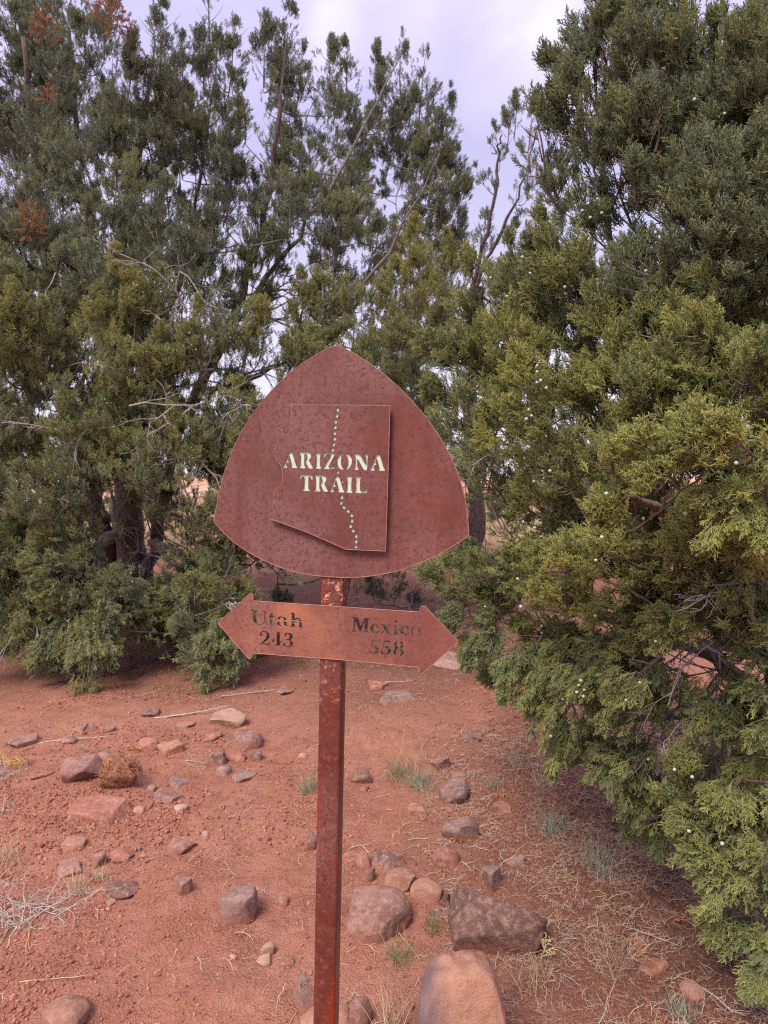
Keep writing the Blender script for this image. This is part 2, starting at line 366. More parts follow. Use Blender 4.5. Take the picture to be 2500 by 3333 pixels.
# ------------------------------------------------------------------ sign
TH = math.radians(10)
ux = np.array([math.cos(TH), -math.sin(TH), 0]); nrm = np.array([-math.sin(TH), -math.cos(TH), 0])
P0 = at(732, 1000, 1.25)
def onplane(us, vs_, off):
    d = ray(us / 1.507, vs_ / 1.507); o = np.array([0, 0, CAM_H]); q = P0 + nrm * off
    p = o + d * (np.dot(q - o, nrm) / np.dot(d, nrm)); r = p - P0
    return (float(np.dot(r, ux)), float(r[2]))
root_s = at(710, 1900, 1.25)
def zoomc(x0, y0, s): return lambda p, off: onplane(x0 + p[0] / s, y0 + p[1] / s, off)
z1 = zoomc(650, 1080, 1.8033); z2 = zoomc(680, 1880, 1.9518); zA = zoomc(910, 1460, 9.217); zB = zoomc(1080, 1460, 9.217)
zC = zoomc(800, 1970, 8.295); zD = zoomc(1130, 1990, 6.381); zS = zoomc(900, 1300, 4.021)
def smooth_poly(p, k=1, grow=0.0):
    p = np.array(p, float)
    for _ in range(k):
        q = np.roll(p, -1, 0); p = np.stack([p * 0.85 + q * 0.15, p * 0.15 + q * 0.85], 1).reshape(-1, 2)
    if grow:
        a = np.roll(p, 1, 0); b = np.roll(p, -1, 0); e = b - a; e /= np.linalg.norm(e, axis=1)[:, None] + 1e-9
        ar = 0.5 * np.sum(p[:, 0] * b[:, 1] - b[:, 0] * p[:, 1]); nn = np.stack([e[:, 1], -e[:, 0]], 1) * (1 if ar > 0 else -1); p = p + nn * grow
    return p
def plate(name, outline, holes, off, thick, m, parent, bev=0.0, edge=True):
    cu = bpy.data.curves.new(name, 'CURVE'); cu.dimensions = '2D'; cu.fill_mode = 'BOTH'; cu.extrude = thick / 2; cu.bevel_depth = bev; cu.bevel_resolution = 0
    for poly in [outline] + holes:
        sp = cu.splines.new('POLY'); sp.points.add(len(poly) - 1); sp.use_cyclic_u = True
        for i, p in enumerate(poly): sp.points[i].co = (p[0], p[1], 0, 1)
    tmp = bpy.data.objects.new('tmp_plate', cu); COL.objects.link(tmp)
    dg = bpy.context.evaluated_depsgraph_get(); me = bpy.data.meshes.new_from_object(tmp.evaluated_get(dg)); me.name = name
    bpy.data.objects.remove(tmp)
    Mx = Matrix(((ux[0], 0, nrm[0], P0[0] + nrm[0] * off), (ux[1], 0, nrm[1], P0[1] + nrm[1] * off), (0, 1, 0, P0[2]), (0, 0, 0, 1)))
    me.transform(Mx); me.update()
    o = link(name, me, m, parent)
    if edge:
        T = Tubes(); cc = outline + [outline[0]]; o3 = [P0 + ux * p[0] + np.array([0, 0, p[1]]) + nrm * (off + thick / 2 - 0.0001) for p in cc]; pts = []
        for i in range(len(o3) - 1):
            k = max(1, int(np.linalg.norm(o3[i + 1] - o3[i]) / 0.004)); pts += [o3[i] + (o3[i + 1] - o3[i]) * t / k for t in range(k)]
        pts.append(o3[-1]); T.add(pts, 0.0007, 4); link('edge_highlight', T.mesh('edge_highlight'), M['edge_hi'], parent)  # pale strip along the outline paints the light caught by the plate edge
    return o
sign = empty('trail_sign'); 
tag(sign, 'rusted steel trail sign with rounded triangle plate and two-way arrow on a square post', 'sign')
shield = [(818, 78), (860, 101), (900, 125), (950, 154), (1000, 187), (1050, 223), (1100, 263), (1150, 308), (1200, 356), (1250, 409), (1300, 466), (1350, 530), (1400, 602), (1442, 672), (1480, 746), (1513, 823), (1540, 905), (1558, 980), (1570, 1060), (1577, 1128), (1581, 1192),
          (1535, 1227), (1480, 1262), (1418, 1298), (1350, 1332), (1278, 1364), (1200, 1391), (1125, 1412), (1050, 1427), (975, 1437), (900, 1441), (825, 1441), (750, 1437), (675, 1430), (600, 1417), (525, 1399), (450, 1374), (375, 1341), (300, 1301), (240, 1262), (180, 1215), (133, 1168), (88, 1120),
          (92, 1075), (100, 1030), (113, 960), (130, 890), (148, 823), (170, 760), (195, 694), (225, 630), (260, 565), (300, 503), (338, 448), (380, 395), (428, 339), (480, 287), (538, 236), (600, 190), (658, 151), (720, 115), (770, 92)]
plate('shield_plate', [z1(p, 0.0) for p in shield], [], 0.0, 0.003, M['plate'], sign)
state = [(540, 430), (830, 431), (1118, 433), (1106, 860), (1092, 1288), (860, 1277), (640, 1180), (408, 1095), (412, 1070), (428, 1060), (437, 1050), (430, 1020), (440, 985), (430, 960), (435, 945), (450, 925), (470, 905), (482, 888), (490, 860), (485, 820), (480, 790), (465, 767), (450, 750), (438, 722), (436, 705), (438, 690), (448, 672), (458, 655), (460, 625), (453, 600), (455, 580), (465, 567), (480, 575), (492, 595), (505, 607), (522, 600), (533, 580), (537, 560)]
hA = [[(300,90),(370,95),(490,510),(530,545),(530,580),(325,578),(325,540),(375,515),(290,190),(232,362),(300,392),(300,412),(215,412),(185,500),(235,540),(232,568),(82,565),(82,530),(135,505)],
 [(568,98),(870,100),(930,140),(948,210),(935,280),(868,345),(985,545),(1000,595),(875,598),(775,380),(775,335),(820,290),(830,210),(800,150),(742,150),(735,515),(775,550),(770,590),(578,585),(578,548),(622,515),(635,165),(572,135)],
 [(1058,115),(1100,132),(1250,135),(1250,165),(1215,190),(1205,520),(1245,560),(1240,605),(1058,600),(1058,560),(1100,540),(1108,180),(1062,150)],
 [(1330,120),(1360,132),(1672,138),(1672,152),(1445,560),(1560,565),(1625,530),(1645,482),(1662,485),(1650,612),(1305,608),(1305,590),(1555,172),(1420,172),(1380,200),(1350,262),(1312,255)],
 [(612,775),(640,780),(990,790),(990,930),(950,930),(925,850),(865,830),(860,1210),(905,1240),(900,1272),(678,1268),(678,1215),(735,1200),(745,830),(660,840),(645,915),(603,912)],
 [(1035,785),(1330,800),(1390,840),(1405,920),(1385,990),(1330,1040),(1420,1220),(1455,1260),(1450,1290),(1325,1290),(1230,1070),(1230,1030),(1275,980),(1280,900),(1240,840),(1195,835),(1190,1215),(1240,1250),(1235,1285),(1028,1280),(1028,1235),(1080,1215),(1085,850),(1037,825)]]
hB = [[(355,155),(300,160),(230,190),(175,270),(155,370),(165,480),(215,570),(280,620),(340,638),(355,635),(352,600),(310,570),(275,480),(268,370),(285,250),(330,190),(372,178),(368,158)],
 [(410,130),(430,150),(500,165),(565,225),(603,340),(598,440),(545,560),(480,620),(398,636),(400,605),(440,570),(485,480),(490,350),(470,240),(408,175)],
 [(660,150),(830,158),(1000,470),(1030,490),(1028,240),(960,195),(960,165),(1130,168),(1128,195),(1075,215),(1058,645),(965,645),(765,270),(755,560),(812,600),(808,638),(640,632),(645,600),(700,565),(712,215),(660,185)],
 [(1355,165),(1435,178),(1555,590),(1618,635),(1612,662),(1385,658),(1390,625),(1435,590),(1345,270),(1300,440),(1348,468),(1340,492),(1275,492),(1245,585),(1290,625),(1288,658),(1128,655),(1130,610),(1175,590)],
 [(120,812),(215,825),(335,1235),(382,1275),(378,1312),(165,1308),(165,1270),(215,1245),(125,910),(75,1085),(135,1110),(130,1138),(50,1140),(25,1235),(65,1265),(55,1300),(-70,1298),(-70,1262),(-20,1225)],
 [(430,820),(635,835),(635,870),(590,895),(580,1265),(622,1300),(618,1328),(418,1320),(418,1270),(458,1250),(470,890),(428,860)],
 [(688,830),(900,840),(895,880),(850,905),(838,1250),(880,1285),(960,1280),(1010,1250),(1035,1190),(1058,1185),(1045,1335),(675,1328),(675,1285),(722,1255),(728,900),(688,870)],
 [(242,772),(314,860),(298,886),(280,870)], [(285,925),(310,915),(362,1010),(345,1032),(318,1025)], [(328,1075),(355,1068),(382,1140),(365,1162),(343,1150)],
 [(12,370),(40,360),(75,390),(65,430),(40,440),(18,415)], [(118,520),(145,512),(168,560),(150,600),(122,605)], [(130,645),(200,655),(228,745),(160,762)]]
dash = [(800,132,0),(790,212,0),(773,288,2),(766,362,0),(761,438,0),(760,512,2),(750,587,22),(733,658,18),(854,1277,0),(845,1352,28),(880,1408,-58),(935,1458,-55),(981,1515,-50),(987,1586,5),(967,1655,0),(1000,1715,-52),(1041,1785,0),(1040,1856,0),(1038,1930,0)]
OFF2 = 0.012
holes = [[zA(p, OFF2) for p in smooth_poly(h, 1, 5)] for h in hA] + [[zB(p, OFF2) for p in smooth_poly(h, 1, 5 if len(h) > 10 else 0)] for h in hB]
for (cx, cy, ro) in dash:
    a = math.radians(ro); w, h = 20, 26; q = []
    for (dx, dy) in ((-w, -h), (w, -h), (w, h), (-w, h)):
        q.append(zS((cx + dx * math.cos(a) - dy * math.sin(a), cy + dx * math.sin(a) + dy * math.cos(a)), OFF2))
    holes.append([tuple(p) for p in smooth_poly(q)])
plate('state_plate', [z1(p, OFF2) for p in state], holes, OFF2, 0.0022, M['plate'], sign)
panel = [(560, 440), (1100, 440), (1078, 1275), (868, 1268), (640, 1165), (470, 1100), (470, 960), (496, 890), (490, 800), (475, 740), (475, 660), (520, 625), (550, 600)]
plate('reflective_panel', [z1(p, OFF2 - 0.004) for p in panel], [], OFF2 - 0.0021, 0.0008, M['white'], sign, 0.0, False)
for (px, py) in ((600, 520), (1050, 520), (1040, 1200), (600, 1090)):           # spacers holding the raised map off the shield
    a = z1((px, py), 0.004); T = Tubes(); q = P0 + ux * a[0] + np.array([0, 0, a[1]])
    T.add([q + nrm * 0.0015, q + nrm * 0.0066], [0.006, 0.006], 10); link('spacer', T.mesh('spacer'), M['plate'], sign)
arrow = [(62, 290), (160, 198), (252, 108), (262, 102), (280, 103), (284, 125), (287, 147), (740, 178), (1340, 218), (1343, 195), (1352, 181), (1372, 180), (1480, 292), (1585, 405), (1470, 508), (1355, 610), (1344, 608), (1335, 590), (1338, 568), (830, 520), (275, 478), (272, 508), (262, 518), (245, 505), (152, 396)]
hC = [[(155,110),(330,122),(325,150),(300,165),(300,420),(325,480),(380,505),(450,500),(500,460),(515,400),(520,190),(445,155),(450,135),(575,150),(565,175),(545,190),(530,430),(500,490),(440,522),(370,525),(290,500),(230,450),(208,390),(205,170),(155,130)],
 [(715,192),(735,195),(735,280),(795,292),(790,312),(730,312),(725,480),(745,515),(775,500),(795,460),(808,470),(785,525),(745,548),(695,540),(660,500),(655,310),(625,290)],
 [(865,360),(890,320),(950,298),(1040,305),(1095,340),(1110,380),(1115,520),(1140,545),(1165,545),(1160,570),(1110,575),(1060,545),(1035,520),(1045,380),(1020,335),(970,325),(935,345),(930,380),(890,385)],
 [(985,430),(930,470),(920,510),(985,550),(970,565),(915,560),(860,520),(850,470),(880,440),(940,422)],
 [(1215,190),(1330,195),(1330,365),(1370,340),(1430,335),(1500,365),(1525,420),(1525,580),(1560,592),(1555,610),(1420,602),(1420,585),(1450,575),(1455,430),(1440,385),(1400,370),(1335,400),(1325,570),(1355,578),(1350,592),(1205,580),(1210,565),(1245,560),(1250,220),(1215,205)],
 [(395,780),(410,720),(460,685),(530,685),(600,715),(645,770),(655,830),(630,900),(560,960),(480,1020),(590,1035),(640,990),(655,995),(635,1075),(375,1055),(375,1040),(480,960),(560,870),(580,800),(565,740),(520,708),(460,715),(435,750),(440,790),(475,815),(455,838),(415,830)],
 [(795,850),(770,940),(790,995),(705,990)],
 [(880,705),(930,712),(930,980),(965,975),(990,955),(1000,965),(985,1005),(930,1005),(935,1075),(970,1083),(965,1097),(800,1090),(800,1075),(840,1060),(850,740)],
 [(1055,790),(1070,750),(1130,735),(1210,745),(1270,790),(1285,850),(1250,910),(1212,945),(1265,975),(1290,1040),(1260,1105),(1190,1138),(1110,1130),(1040,1095),(1015,1040),(1040,1010),(1070,1025),(1075,1070),(1120,1105),(1175,1105),(1205,1060),(1200,990),(1190,952),(1140,947),(1090,930),(1100,908),(1160,905),(1195,860),(1185,790),(1150,765),(1100,775),(1105,820),(1080,845),(1060,830)]]
five = [(520,575),(665,590),(640,625),(535,630),(520,695),(560,690),(620,705),(665,760),(665,820),(625,870),(550,885),(480,870),(448,820),(460,792),(488,798),(500,840),(545,862),(590,830),(598,770),(570,730),(530,722),(495,745)]
hD = [[(115,116),(235,122),(300,320),(355,130),(470,142),(465,160),(440,175),(430,420),(465,432),(460,447),(325,432),(330,418),(360,410),(375,185),(290,427),(265,425),(170,205),(160,385),(205,412),(200,427),(108,417),(108,402),(140,375),(148,140),(115,130)],
 [(655,320),(620,265),(575,245),(520,265),(485,320),(485,380),(515,435),(580,458),(640,440),(678,398),(662,390),(620,425),(580,425),(550,390),(545,345),(560,280),(590,262),(612,285),(625,340),(680,355),(675,332)],
 [(700,262),(800,262),(825,320),(865,285),(850,280),(850,266),(920,272),(915,288),(890,292),(835,345),(895,455),(930,465),(930,482),(810,468),(815,455),(830,450),(795,390),(740,440),(705,462),(695,448),(785,370),(745,290),(705,275)],
 [(962,278),(1045,285),(1045,465),(1075,476),(1070,490),(955,480),(958,468),(985,462),(990,300),(962,292)],
 [(1015 + 28 * math.cos(k * 0.785), 205 + 28 * math.sin(k * 0.785)) for k in range(8)],
 [(1285,330),(1250,300),(1190,290),(1130,310),(1100,370),(1105,430),(1150,480),(1210,495),(1265,475),(1295,430),(1285,423),(1240,460),(1200,460),(1170,420),(1165,360),(1185,315),(1215,308),(1235,325),(1238,360),(1265,378),(1295,365)],
 [(1410,303),(1360,325),(1325,375),(1325,430),(1355,490),(1405,515),(1400,490),(1375,440),(1375,370),(1405,322)],
 [(1460,305),(1510,335),(1543,400),(1535,460),(1500,500),(1460,510),(1455,490),(1475,440),(1475,360)],
 five, [(x + 250, y + 17) for x, y in five],
 [(1060,608),(1010,625),(978,670),(982,725),(1010,765),(970,800),(960,855),(990,905),(1040,922),(1022,880),(1015,810),(1040,770),(1055,745),(1035,700),(1035,650)],
 [(1100,610),(1150,630),(1182,690),(1170,750),(1145,790),(1185,820),(1180,890),(1130,920),(1090,925),(1110,890),(1125,840),(1095,790),(1100,740),(1118,690),(1112,650)]]
OFF3 = 0.0
ah = [[zC(p, OFF3) for p in smooth_poly(h)] for h in hC] + [[zD(p, OFF3) for p in smooth_poly(h)] for h in hD]
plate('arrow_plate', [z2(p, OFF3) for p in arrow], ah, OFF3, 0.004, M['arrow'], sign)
# square steel tube post with rounded corners, leaning a little
ps = 0.043; rc = 0.006; prof = []
for (cx, cy, a0) in ((1, 1, 0), (-1, 1, 90), (-1, -1, 180), (1, -1, 270)):
    for k in range(5):
        a = math.radians(a0 + k * 22.5); prof.append((cx * (ps / 2 - rc) + rc * math.cos(a), cy * (ps / 2 - rc) + rc * math.sin(a)))
t2 = np.array(onplane(1101, 1500, -0.02)); b2 = np.array(onplane(1066, 3333, -0.02))
dirp = (b2 - t2) / (t2[1] - b2[1]); ztop = t2[1]; zbot = -P0[2] - 0.25
def pp(zz): return t2 + dirp * (ztop - zz)
ctr = -(ps / 2 + 0.0022)
V = []; Fc = []; levels = np.linspace(ztop, zbot, 30); n = len(prof)
for zz in levels:
    c2 = pp(zz) + np.array([-0.0035, 0])
    for (a, b) in prof: V.append(P0 + ux * (c2[0] + a) + nrm * (ctr + b) + np.array([0, 0, zz]))
for i in range(len(levels) - 1):
    for j in range(n): Fc.append((i * n + j, i * n + (j + 1) % n, (i + 1) * n + (j + 1) % n, (i + 1) * n + j))
Fc.append(tuple(range(n)))
link('post', mesh('post', V, Fc, True), M['post'], sign)

# ------------------------------------------------------------------ foliage sources (sprays)
def make_spray(name, seed, L, tw, nb, sub, sides=3, flat=0.5, m=None, lenk=1.0):
    rs = np.random.RandomState(seed); T = Tubes()
    stem = wander((0, 0, 0), (0, 0, 1), L, 5, 0.10, rs); T.add(stem, np.linspace(tw * 1.1, tw * 0.7, 6), sides, np.linspace(0.0, 0.7, 6))
    for i in range(nb):
        s = 0.10 + 0.90 * (i + 0.3 * rs.rand()) / nb; q = stem[0] * 0 + np.array([np.interp(s * 5, range(6), stem[:, k]) for k in range(3)])
        phi = (i % 2) * math.pi + rs.normal(0, 0.75); ang = rs.uniform(0.55, 0.95) * (1.05 - 0.45 * s)
        d = np.array([math.cos(phi) * math.sin(ang), flat * math.sin(phi) * math.sin(ang) + rs.normal(0, 0.18), math.cos(ang)])
        l = L * lenk * (0.20 + 0.36 * (1 - s)) * rs.uniform(0.75, 1.2)
        b = wander(q, d, l, 3, 0.10, rs, 0.06); T.add(b, np.linspace(tw, tw * 0.75, 4), sides, np.linspace(0.2, 0.9, 4))
        for k in range(sub):
            ss = 0.15 + 0.85 * (k + 0.5 * rs.rand()) / sub; qq = np.array([np.interp(ss * 3, range(4), b[:, c]) for c in range(3)])
            dd = (b[-1] - b[0]); dd /= np.linalg.norm(dd) + 1e-9
            side = rs.normal(0, 1, 3); side -= dd * np.dot(side, dd); side /= np.linalg.norm(side) + 1e-9
            d2 = dd * 0.7 + side * 0.75; l2 = l * rs.uniform(0.30, 0.5)
            w = wander(qq, d2, l2, 2, 0.12, rs, 0.06); T.add(w, [tw * 0.85, tw * 0.8, tw * 0.45], sides, [0.4, 0.8, 1.0])
    me = T.mesh(name, False); me.materials.append(m)
    return bpy.data.objects.new(name, me)
NEAR = [make_spray('juniper_spray', 100 + k, 0.056, 0.00122, 9, 4, 3, 0.8, M['leafn']) for k in range(6)]
MIDS = [make_spray('juniper_tuft', 200 + k, 0.068, 0.0019, 7, 4, 3, 0.9, M['leaf'], 1.1) for k in range(5)]
BROOM = [make_spray('broom_tuft', 300 + k, 0.07, 0.0016, 10, 4, 3, 0.9, M['orange'], 1.2) for k in range(2)]

def instancer(name, pts, rots, scl, tone, idx, sources, parent=None):
    me = bpy.data.meshes.new(name); n = len(pts); me.vertices.add(n)
    me.vertices.foreach_set('co', np.asarray(pts, np.float32).reshape(-1))
    a = me.attributes.new('rot', 'FLOAT_VECTOR', 'POINT'); a.data.foreach_set('vector', np.asarray(rots, np.float32).reshape(-1))
    a = me.attributes.new('scl', 'FLOAT', 'POINT'); a.data.foreach_set('value', np.asarray(scl, np.float32))
    a = me.attributes.new('tone', 'FLOAT', 'POINT'); a.data.foreach_set('value', np.asarray(tone, np.float32))
    a = me.attributes.new('idx', 'INT', 'POINT'); a.data.foreach_set('value', np.asarray(idx, np.int32))
    ng = bpy.data.node_groups.new(name, 'GeometryNodeTree')
    ng.interface.new_socket('Geometry', in_out='INPUT', socket_type='NodeSocketGeometry'); ng.interface.new_socket('Geometry', in_out='OUTPUT', socket_type='NodeSocketGeometry')
    gi = N(ng, 'NodeGroupInput'); go = N(ng, 'NodeGroupOutput'); ip = N(ng, 'GeometryNodeInstanceOnPoints'); jn = N(ng, 'GeometryNodeJoinGeometry')
    for s in sources:
        oi = N(ng, 'GeometryNodeObjectInfo'); oi.inputs['Object'].default_value = s; oi.inputs['As Instance'].default_value = True; ng.links.new(oi.outputs['Geometry'], jn.inputs[0])
    def na(nm, ty):
        x = N(ng, 'GeometryNodeInputNamedAttribute', data_type=ty); x.inputs['Name'].default_value = nm; return x.outputs[0]
    ng.links.new(gi.outputs[0], ip.inputs['Points']); ng.links.new(jn.outputs[0], ip.inputs['Instance']); ip.inputs['Pick Instance'].default_value = True
    ng.links.new(na('idx', 'INT'), ip.inputs['Instance Index']); ng.links.new(na('scl', 'FLOAT'), ip.inputs['Scale'])
    er = N(ng, 'FunctionNodeEulerToRotation'); ng.links.new(na('rot', 'FLOAT_VECTOR'), er.inputs[0]); ng.links.new(er.outputs[0], ip.inputs['Rotation'])
    ng.links.new(ip.outputs[0], go.inputs[0])
    o = bpy.data.objects.new(name, me); COL.objects.link(o)
    md = o.modifiers.new('scatter', 'NODES'); md.node_group = ng
    if parent is not None: o.parent = parent
    tag(o, kind='stuff'); return o
def dir_euler(d, rs):
    d = d / (np.linalg.norm(d, axis=1)[:, None] + 1e-9)
    th = np.arccos(np.clip(d[:, 2], -1, 1)); ph = np.arctan2(d[:, 1], d[:, 0])
    # rotate Z to d : Rz(ph) Ry(th) Rz(spin); euler XYZ of that product
    sp = rs.uniform(0, 2 * math.pi, len(d)); out = np.zeros((len(d), 3))
    ct, st, cp, sph, cs, ss = np.cos(th), np.sin(th), np.cos(ph), np.sin(ph), np.cos(sp), np.sin(sp)
    m20 = -st * cs; m21 = st * ss; m22 = ct; m00 = cp * ct * cs - sph * ss; m10 = sph * ct * cs + cp * ss
    out[:, 1] = np.arcsin(np.clip(-m20, -1, 1)); out[:, 0] = np.arctan2(m21, m22); out[:, 2] = np.arctan2(m10, m00)
    return out

class Crown:
    """plumes of sprays; every plume hangs on a branch from the nearest limb"""
    def __init__(self, seed, mult=2.6): self.mult = mult; self.P = []; self.D = []; self.S = []; self.T = []; self.rs = np.random.RandomState(seed); self.br = Tubes(); self.plumes = []
    def plume(self, base, tip, rad, n, tone, scale=(0.8, 1.25), shell=0.5, up=0.25, oval=False):
        n = int(n * self.mult)
        rs = self.rs; base = np.array(base); tip = np.array(tip); ax = tip - base; L = np.linalg.norm(ax); ax = ax / L
        a = np.cross(ax, [0.2, 0.9, 0.3]); a /= np.linalg.norm(a); b = np.cross(ax, a)
        # secondary lobes make the outline uneven
        nl = rs.randint(6, 10); lob = [(rs.uniform(0.02, 0.95), rs.uniform(0, 6.28), rs.uniform(0.6, 1.45)) for _ in range(nl)]
        k = rs.randint(0, nl, n); s = np.array([lob[i][0] for i in k]) + rs.normal(0, 0.075, n); free = rs.rand(n) < 0.14; s = np.where(free, rs.rand(n) ** 0.8, s); s = np.clip(s, -0.05, 1.0)
        ph = np.array([lob[i][1] for i in k]) + rs.normal(0, 0.42, n); ph = np.where(free, rs.uniform(0, 6.28, n), ph); ext = np.where(free, 0.8, np.array([lob[i][2] for i in k]))
        prof = rad * np.clip(1.15 * (1 - s) ** 0.62 * (0.45 + 0.9 * np.clip(s * 3.5, 0, 1) * 0.6), 0.05, None)
        if oval: prof = rad * np.sqrt(np.clip(1 - (2 * np.clip(s, 0, 1) - 1) ** 2 * 0.95, 0.05, 1))
        rr = prof * ext * (rs.rand(n) ** shell)
        radial = np.cos(ph)[:, None] * a + np.sin(ph)[:, None] * b
        p = base + ax * (s * L)[:, None] + radial * rr[:, None]
        d = ax * (0.75 + 0.5 * s)[:, None] + radial * (0.75 * (1 - 0.6 * s) * rr / (prof + 1e-6))[:, None] + np.array([0, 0, up]) + rs.normal(0, 0.22, (n, 3))
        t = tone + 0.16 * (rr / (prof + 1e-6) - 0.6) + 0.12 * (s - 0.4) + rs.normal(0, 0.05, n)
        self.P.append(p); self.D.append(d); self.S.append(rs.uniform(scale[0], scale[1], n)); self.T.append(t)
        self.plumes.append((base, tip, rad))
        # stem and side twigs inside the plume
        self.br.add(bez(base, (base + tip) / 2 + rs.normal(0, 0.08 * L, 3), tip - ax * L * 0.12, 6), np.linspace(0.0075, 0.0018, 6) * (0.5 + L), 4)
        for _ in range(5):
            s0 = rs.uniform(0.05, 0.7); ph0 = rs.uniform(0, 6.28); rd = math.cos(ph0) * a + math.sin(ph0) * b; q = base + ax * L * s0
            self.br.add(bez(q, q + rd * rad * 0.4 + ax * L * 0.05, q + rd * rad * 0.8 + ax * L * 0.2, 4), [0.0035, 0.003, 0.002, 0.0012], 3)
    def attach(self, skel, r0=0.014, sag=0.12):
        rs = self.rs; nodes = [skel[::2]]; todo = sorted(self.plumes, key=lambda p: float(np.min(np.linalg.norm(skel - p[0], axis=1))))
        for (base, tip, rad) in todo:
            sk = np.concatenate(nodes); dd = np.linalg.norm(sk - base, axis=1) + np.clip(sk[:, 2] - base[2] + 0.12, 0, None) * 1.3
            q = sk[np.argmin(dd)]; L = np.linalg.norm(q - base); ax = tip - base
            nodes.append(base + ax * np.array([[0.0], [0.35], [0.6]]))
            if L < 0.04: continue
            mid = (q + base) / 2 + np.array([0, 0, -sag * L * 0.5]) + rs.normal(0, 0.10 * L, 3) - ax * 0.12
            r = min(r0 * (0.45 + 0.5 * L), r0 * 1.1); pts = bez(q, mid, base, 9); pts[1:-1] += rs.normal(0, 0.014 * L, (7, 3)); pts[1:-1] = (pts[:-2] + 2 * pts[1:-1] + pts[2:]) / 4
            nodes.append(pts[2:-1:2]); self.br.add(pts, np.linspace(r, r * 0.45, 9), 5)
    def build(self, sources, parent, bark, zmin=0.02, keep=None, gap=9.0, thr=-0.04, topthin=0.0):
        P = np.concatenate(self.P); D = np.concatenate(self.D); Sx = np.concatenate(self.S); T = np.concatenate(self.T)
        ok = (P[:, 2] > zmin) & (fbm(P[:, 0] * gap, P[:, 1] * gap, P[:, 2] * gap, 2) > thr + topthin * np.clip((P[:, 2] - 2.2) / 2.5, 0, 1) + self.rs.normal(0, 0.08, len(P)))
        if keep is not None: ok &= keep(P)
        P, D, Sx, T = P[ok], D[ok], Sx[ok], T[ok]
        self.pts = P; self.tone = T
        o = instancer('crown', P, dir_euler(D, self.rs), Sx, T, self.rs.randint(0, len(sources), len(P)), sources, parent)
        b = link('twigs', self.br.mesh('twigs'), bark, parent); tag(b, kind='stuff')
        print('crown', len(P)); return o

def limb(pts, r0, r1, parent, m, name='limb', n=26, wob=0.02, sides=10, seed=0):
    rs = np.random.RandomState(seed + 5); pts = np.array(pts, float); k = len(pts)
    t = np.linspace(0, k - 1, n); p = np.stack([np.interp(t, range(k), pts[:, c]) for c in range(3)], 1)
    for _ in range(3): p[1:-1] = (p[:-2] + p[1:-1] * 2 + p[2:]) / 4
    p[1:-1] += rs.normal(0, wob, (n - 2, 3)) * np.linspace(1, 0.5, n - 2)[:, None]
    T = Tubes(); rr = np.linspace(r0, r1, n) * (1 + 0.10 * rs.normal(0, 1, n)); T.add(p, rr, sides)
    V = np.concatenate(T.v); 
    ring = V.reshape(n, sides, 3); c = p[:, None, :]; lob = 1 + 0.20 * np.sin(np.arange(sides) * 3 * 2 * math.pi / sides + rs.rand() * 6)[None, :, None] + 0.10 * rs.normal(0, 1, (1, sides, 1)) + 0.05 * rs.normal(0, 1, (n, sides, 1))
    T.v = [(c + (ring - c) * lob).reshape(-1, 3)]
    link(name, T.mesh(name), m, parent); return p
def deadbranch(p0, d0, L, r, parent, seed, depth=3, kids=4, name='dead_branch', m=None, grav=-0.03):
    rs = np.random.RandomState(seed); T = Tubes()
    def rec(p, d, L, r, dep):
        n = 6; pts = wander(p, d, L, n, 0.22, rs, grav); T.add(pts, np.linspace(r, r * 0.45, n + 1), 5 if dep > 1 else 4)
        if dep <= 0: return
        for k in range(kids):
            i = rs.randint(1, n + 1); q = pts[i]; dd = pts[i] - pts[i - 1]; dd = dd / (np.linalg.norm(dd) + 1e-9) + rs.normal(0, 0.65, 3)
            rec(q, dd, L * rs.uniform(0.35, 0.6), r * (0.75 - 0.4 * i / n), dep - 1)
    rec(np.array(p0, float), np.array(d0, float), L, r, depth)
    return link(name, T.mesh(name), m or M['dead'], parent)

def tone_field(u, v): return 0
def inside(poly, x, y):
    c = False; j = len(poly) - 1
    for i in range(len(poly)):
        if (poly[i][1] > y) != (poly[j][1] > y) and x < (poly[j][0] - poly[i][0]) * (y - poly[i][1]) / (poly[j][1] - poly[i][1]) + poly[i][0]: c = not c
        j = i
    return c

# ------------------------------------------------------------------ left juniper
LT = empty('juniper_tree', (-2.35, 8.1, 0)); LTi = Matrix.Translation((2.35, -8.1, 0))
tag(LT, 'large many-stemmed juniper filling the left, dark shaggy trunks and orange-tufted top', 'tree')
def reparent(root):
    for ch in root.children: ch.matrix_parent_inverse = Matrix.Translation(-root.location)
base = ground_at(290, 1275)
def G(*pts): return [at(*p) for p in pts]
sk = []
B0 = base + np.array([0, 0, -0.1])
sk.append(limb([B0] + G((275, 1120, 8.3), (262, 950, 8.2), (245, 800, 8.0), (240, 600, 7.8), (300, 330, 7.6), (335, 90, 7.5)), 0.21, 0.008, LT, M['bark'], 'trunk', 34, 0.02, 14, 1))
sk.append(limb([B0 + (-0.15, 0, 0)] + G((215, 1130, 8.3), (150, 960, 8.1), (112, 650, 7.6), (80, 420, 7.3), (50, 80, 7.1)), 0.13, 0.02, LT, M['bark'], 'trunk', 30, 0.02, 12, 2))
sk.append(limb([B0 + (0.14, -0.1, 0)] + G((340, 1130, 8.1), (390, 900, 7.8), (500, 700, 7.5), (570, 480, 7.2), (600, 280, 7.0), (622, 70, 7.0)), 0.085, 0.006, LT, M['bark'], 'trunk', 30, 0.02, 12, 3))
sk.append(limb([ground_at(385, 1290) + (0, 0, -0.08)] + G((440, 1215, 8.0), (520, 1130, 7.8), (640, 1040, 7.5)), 0.085, 0.025, LT, M['bark'], 'limb', 18, 0.02, 10, 4))
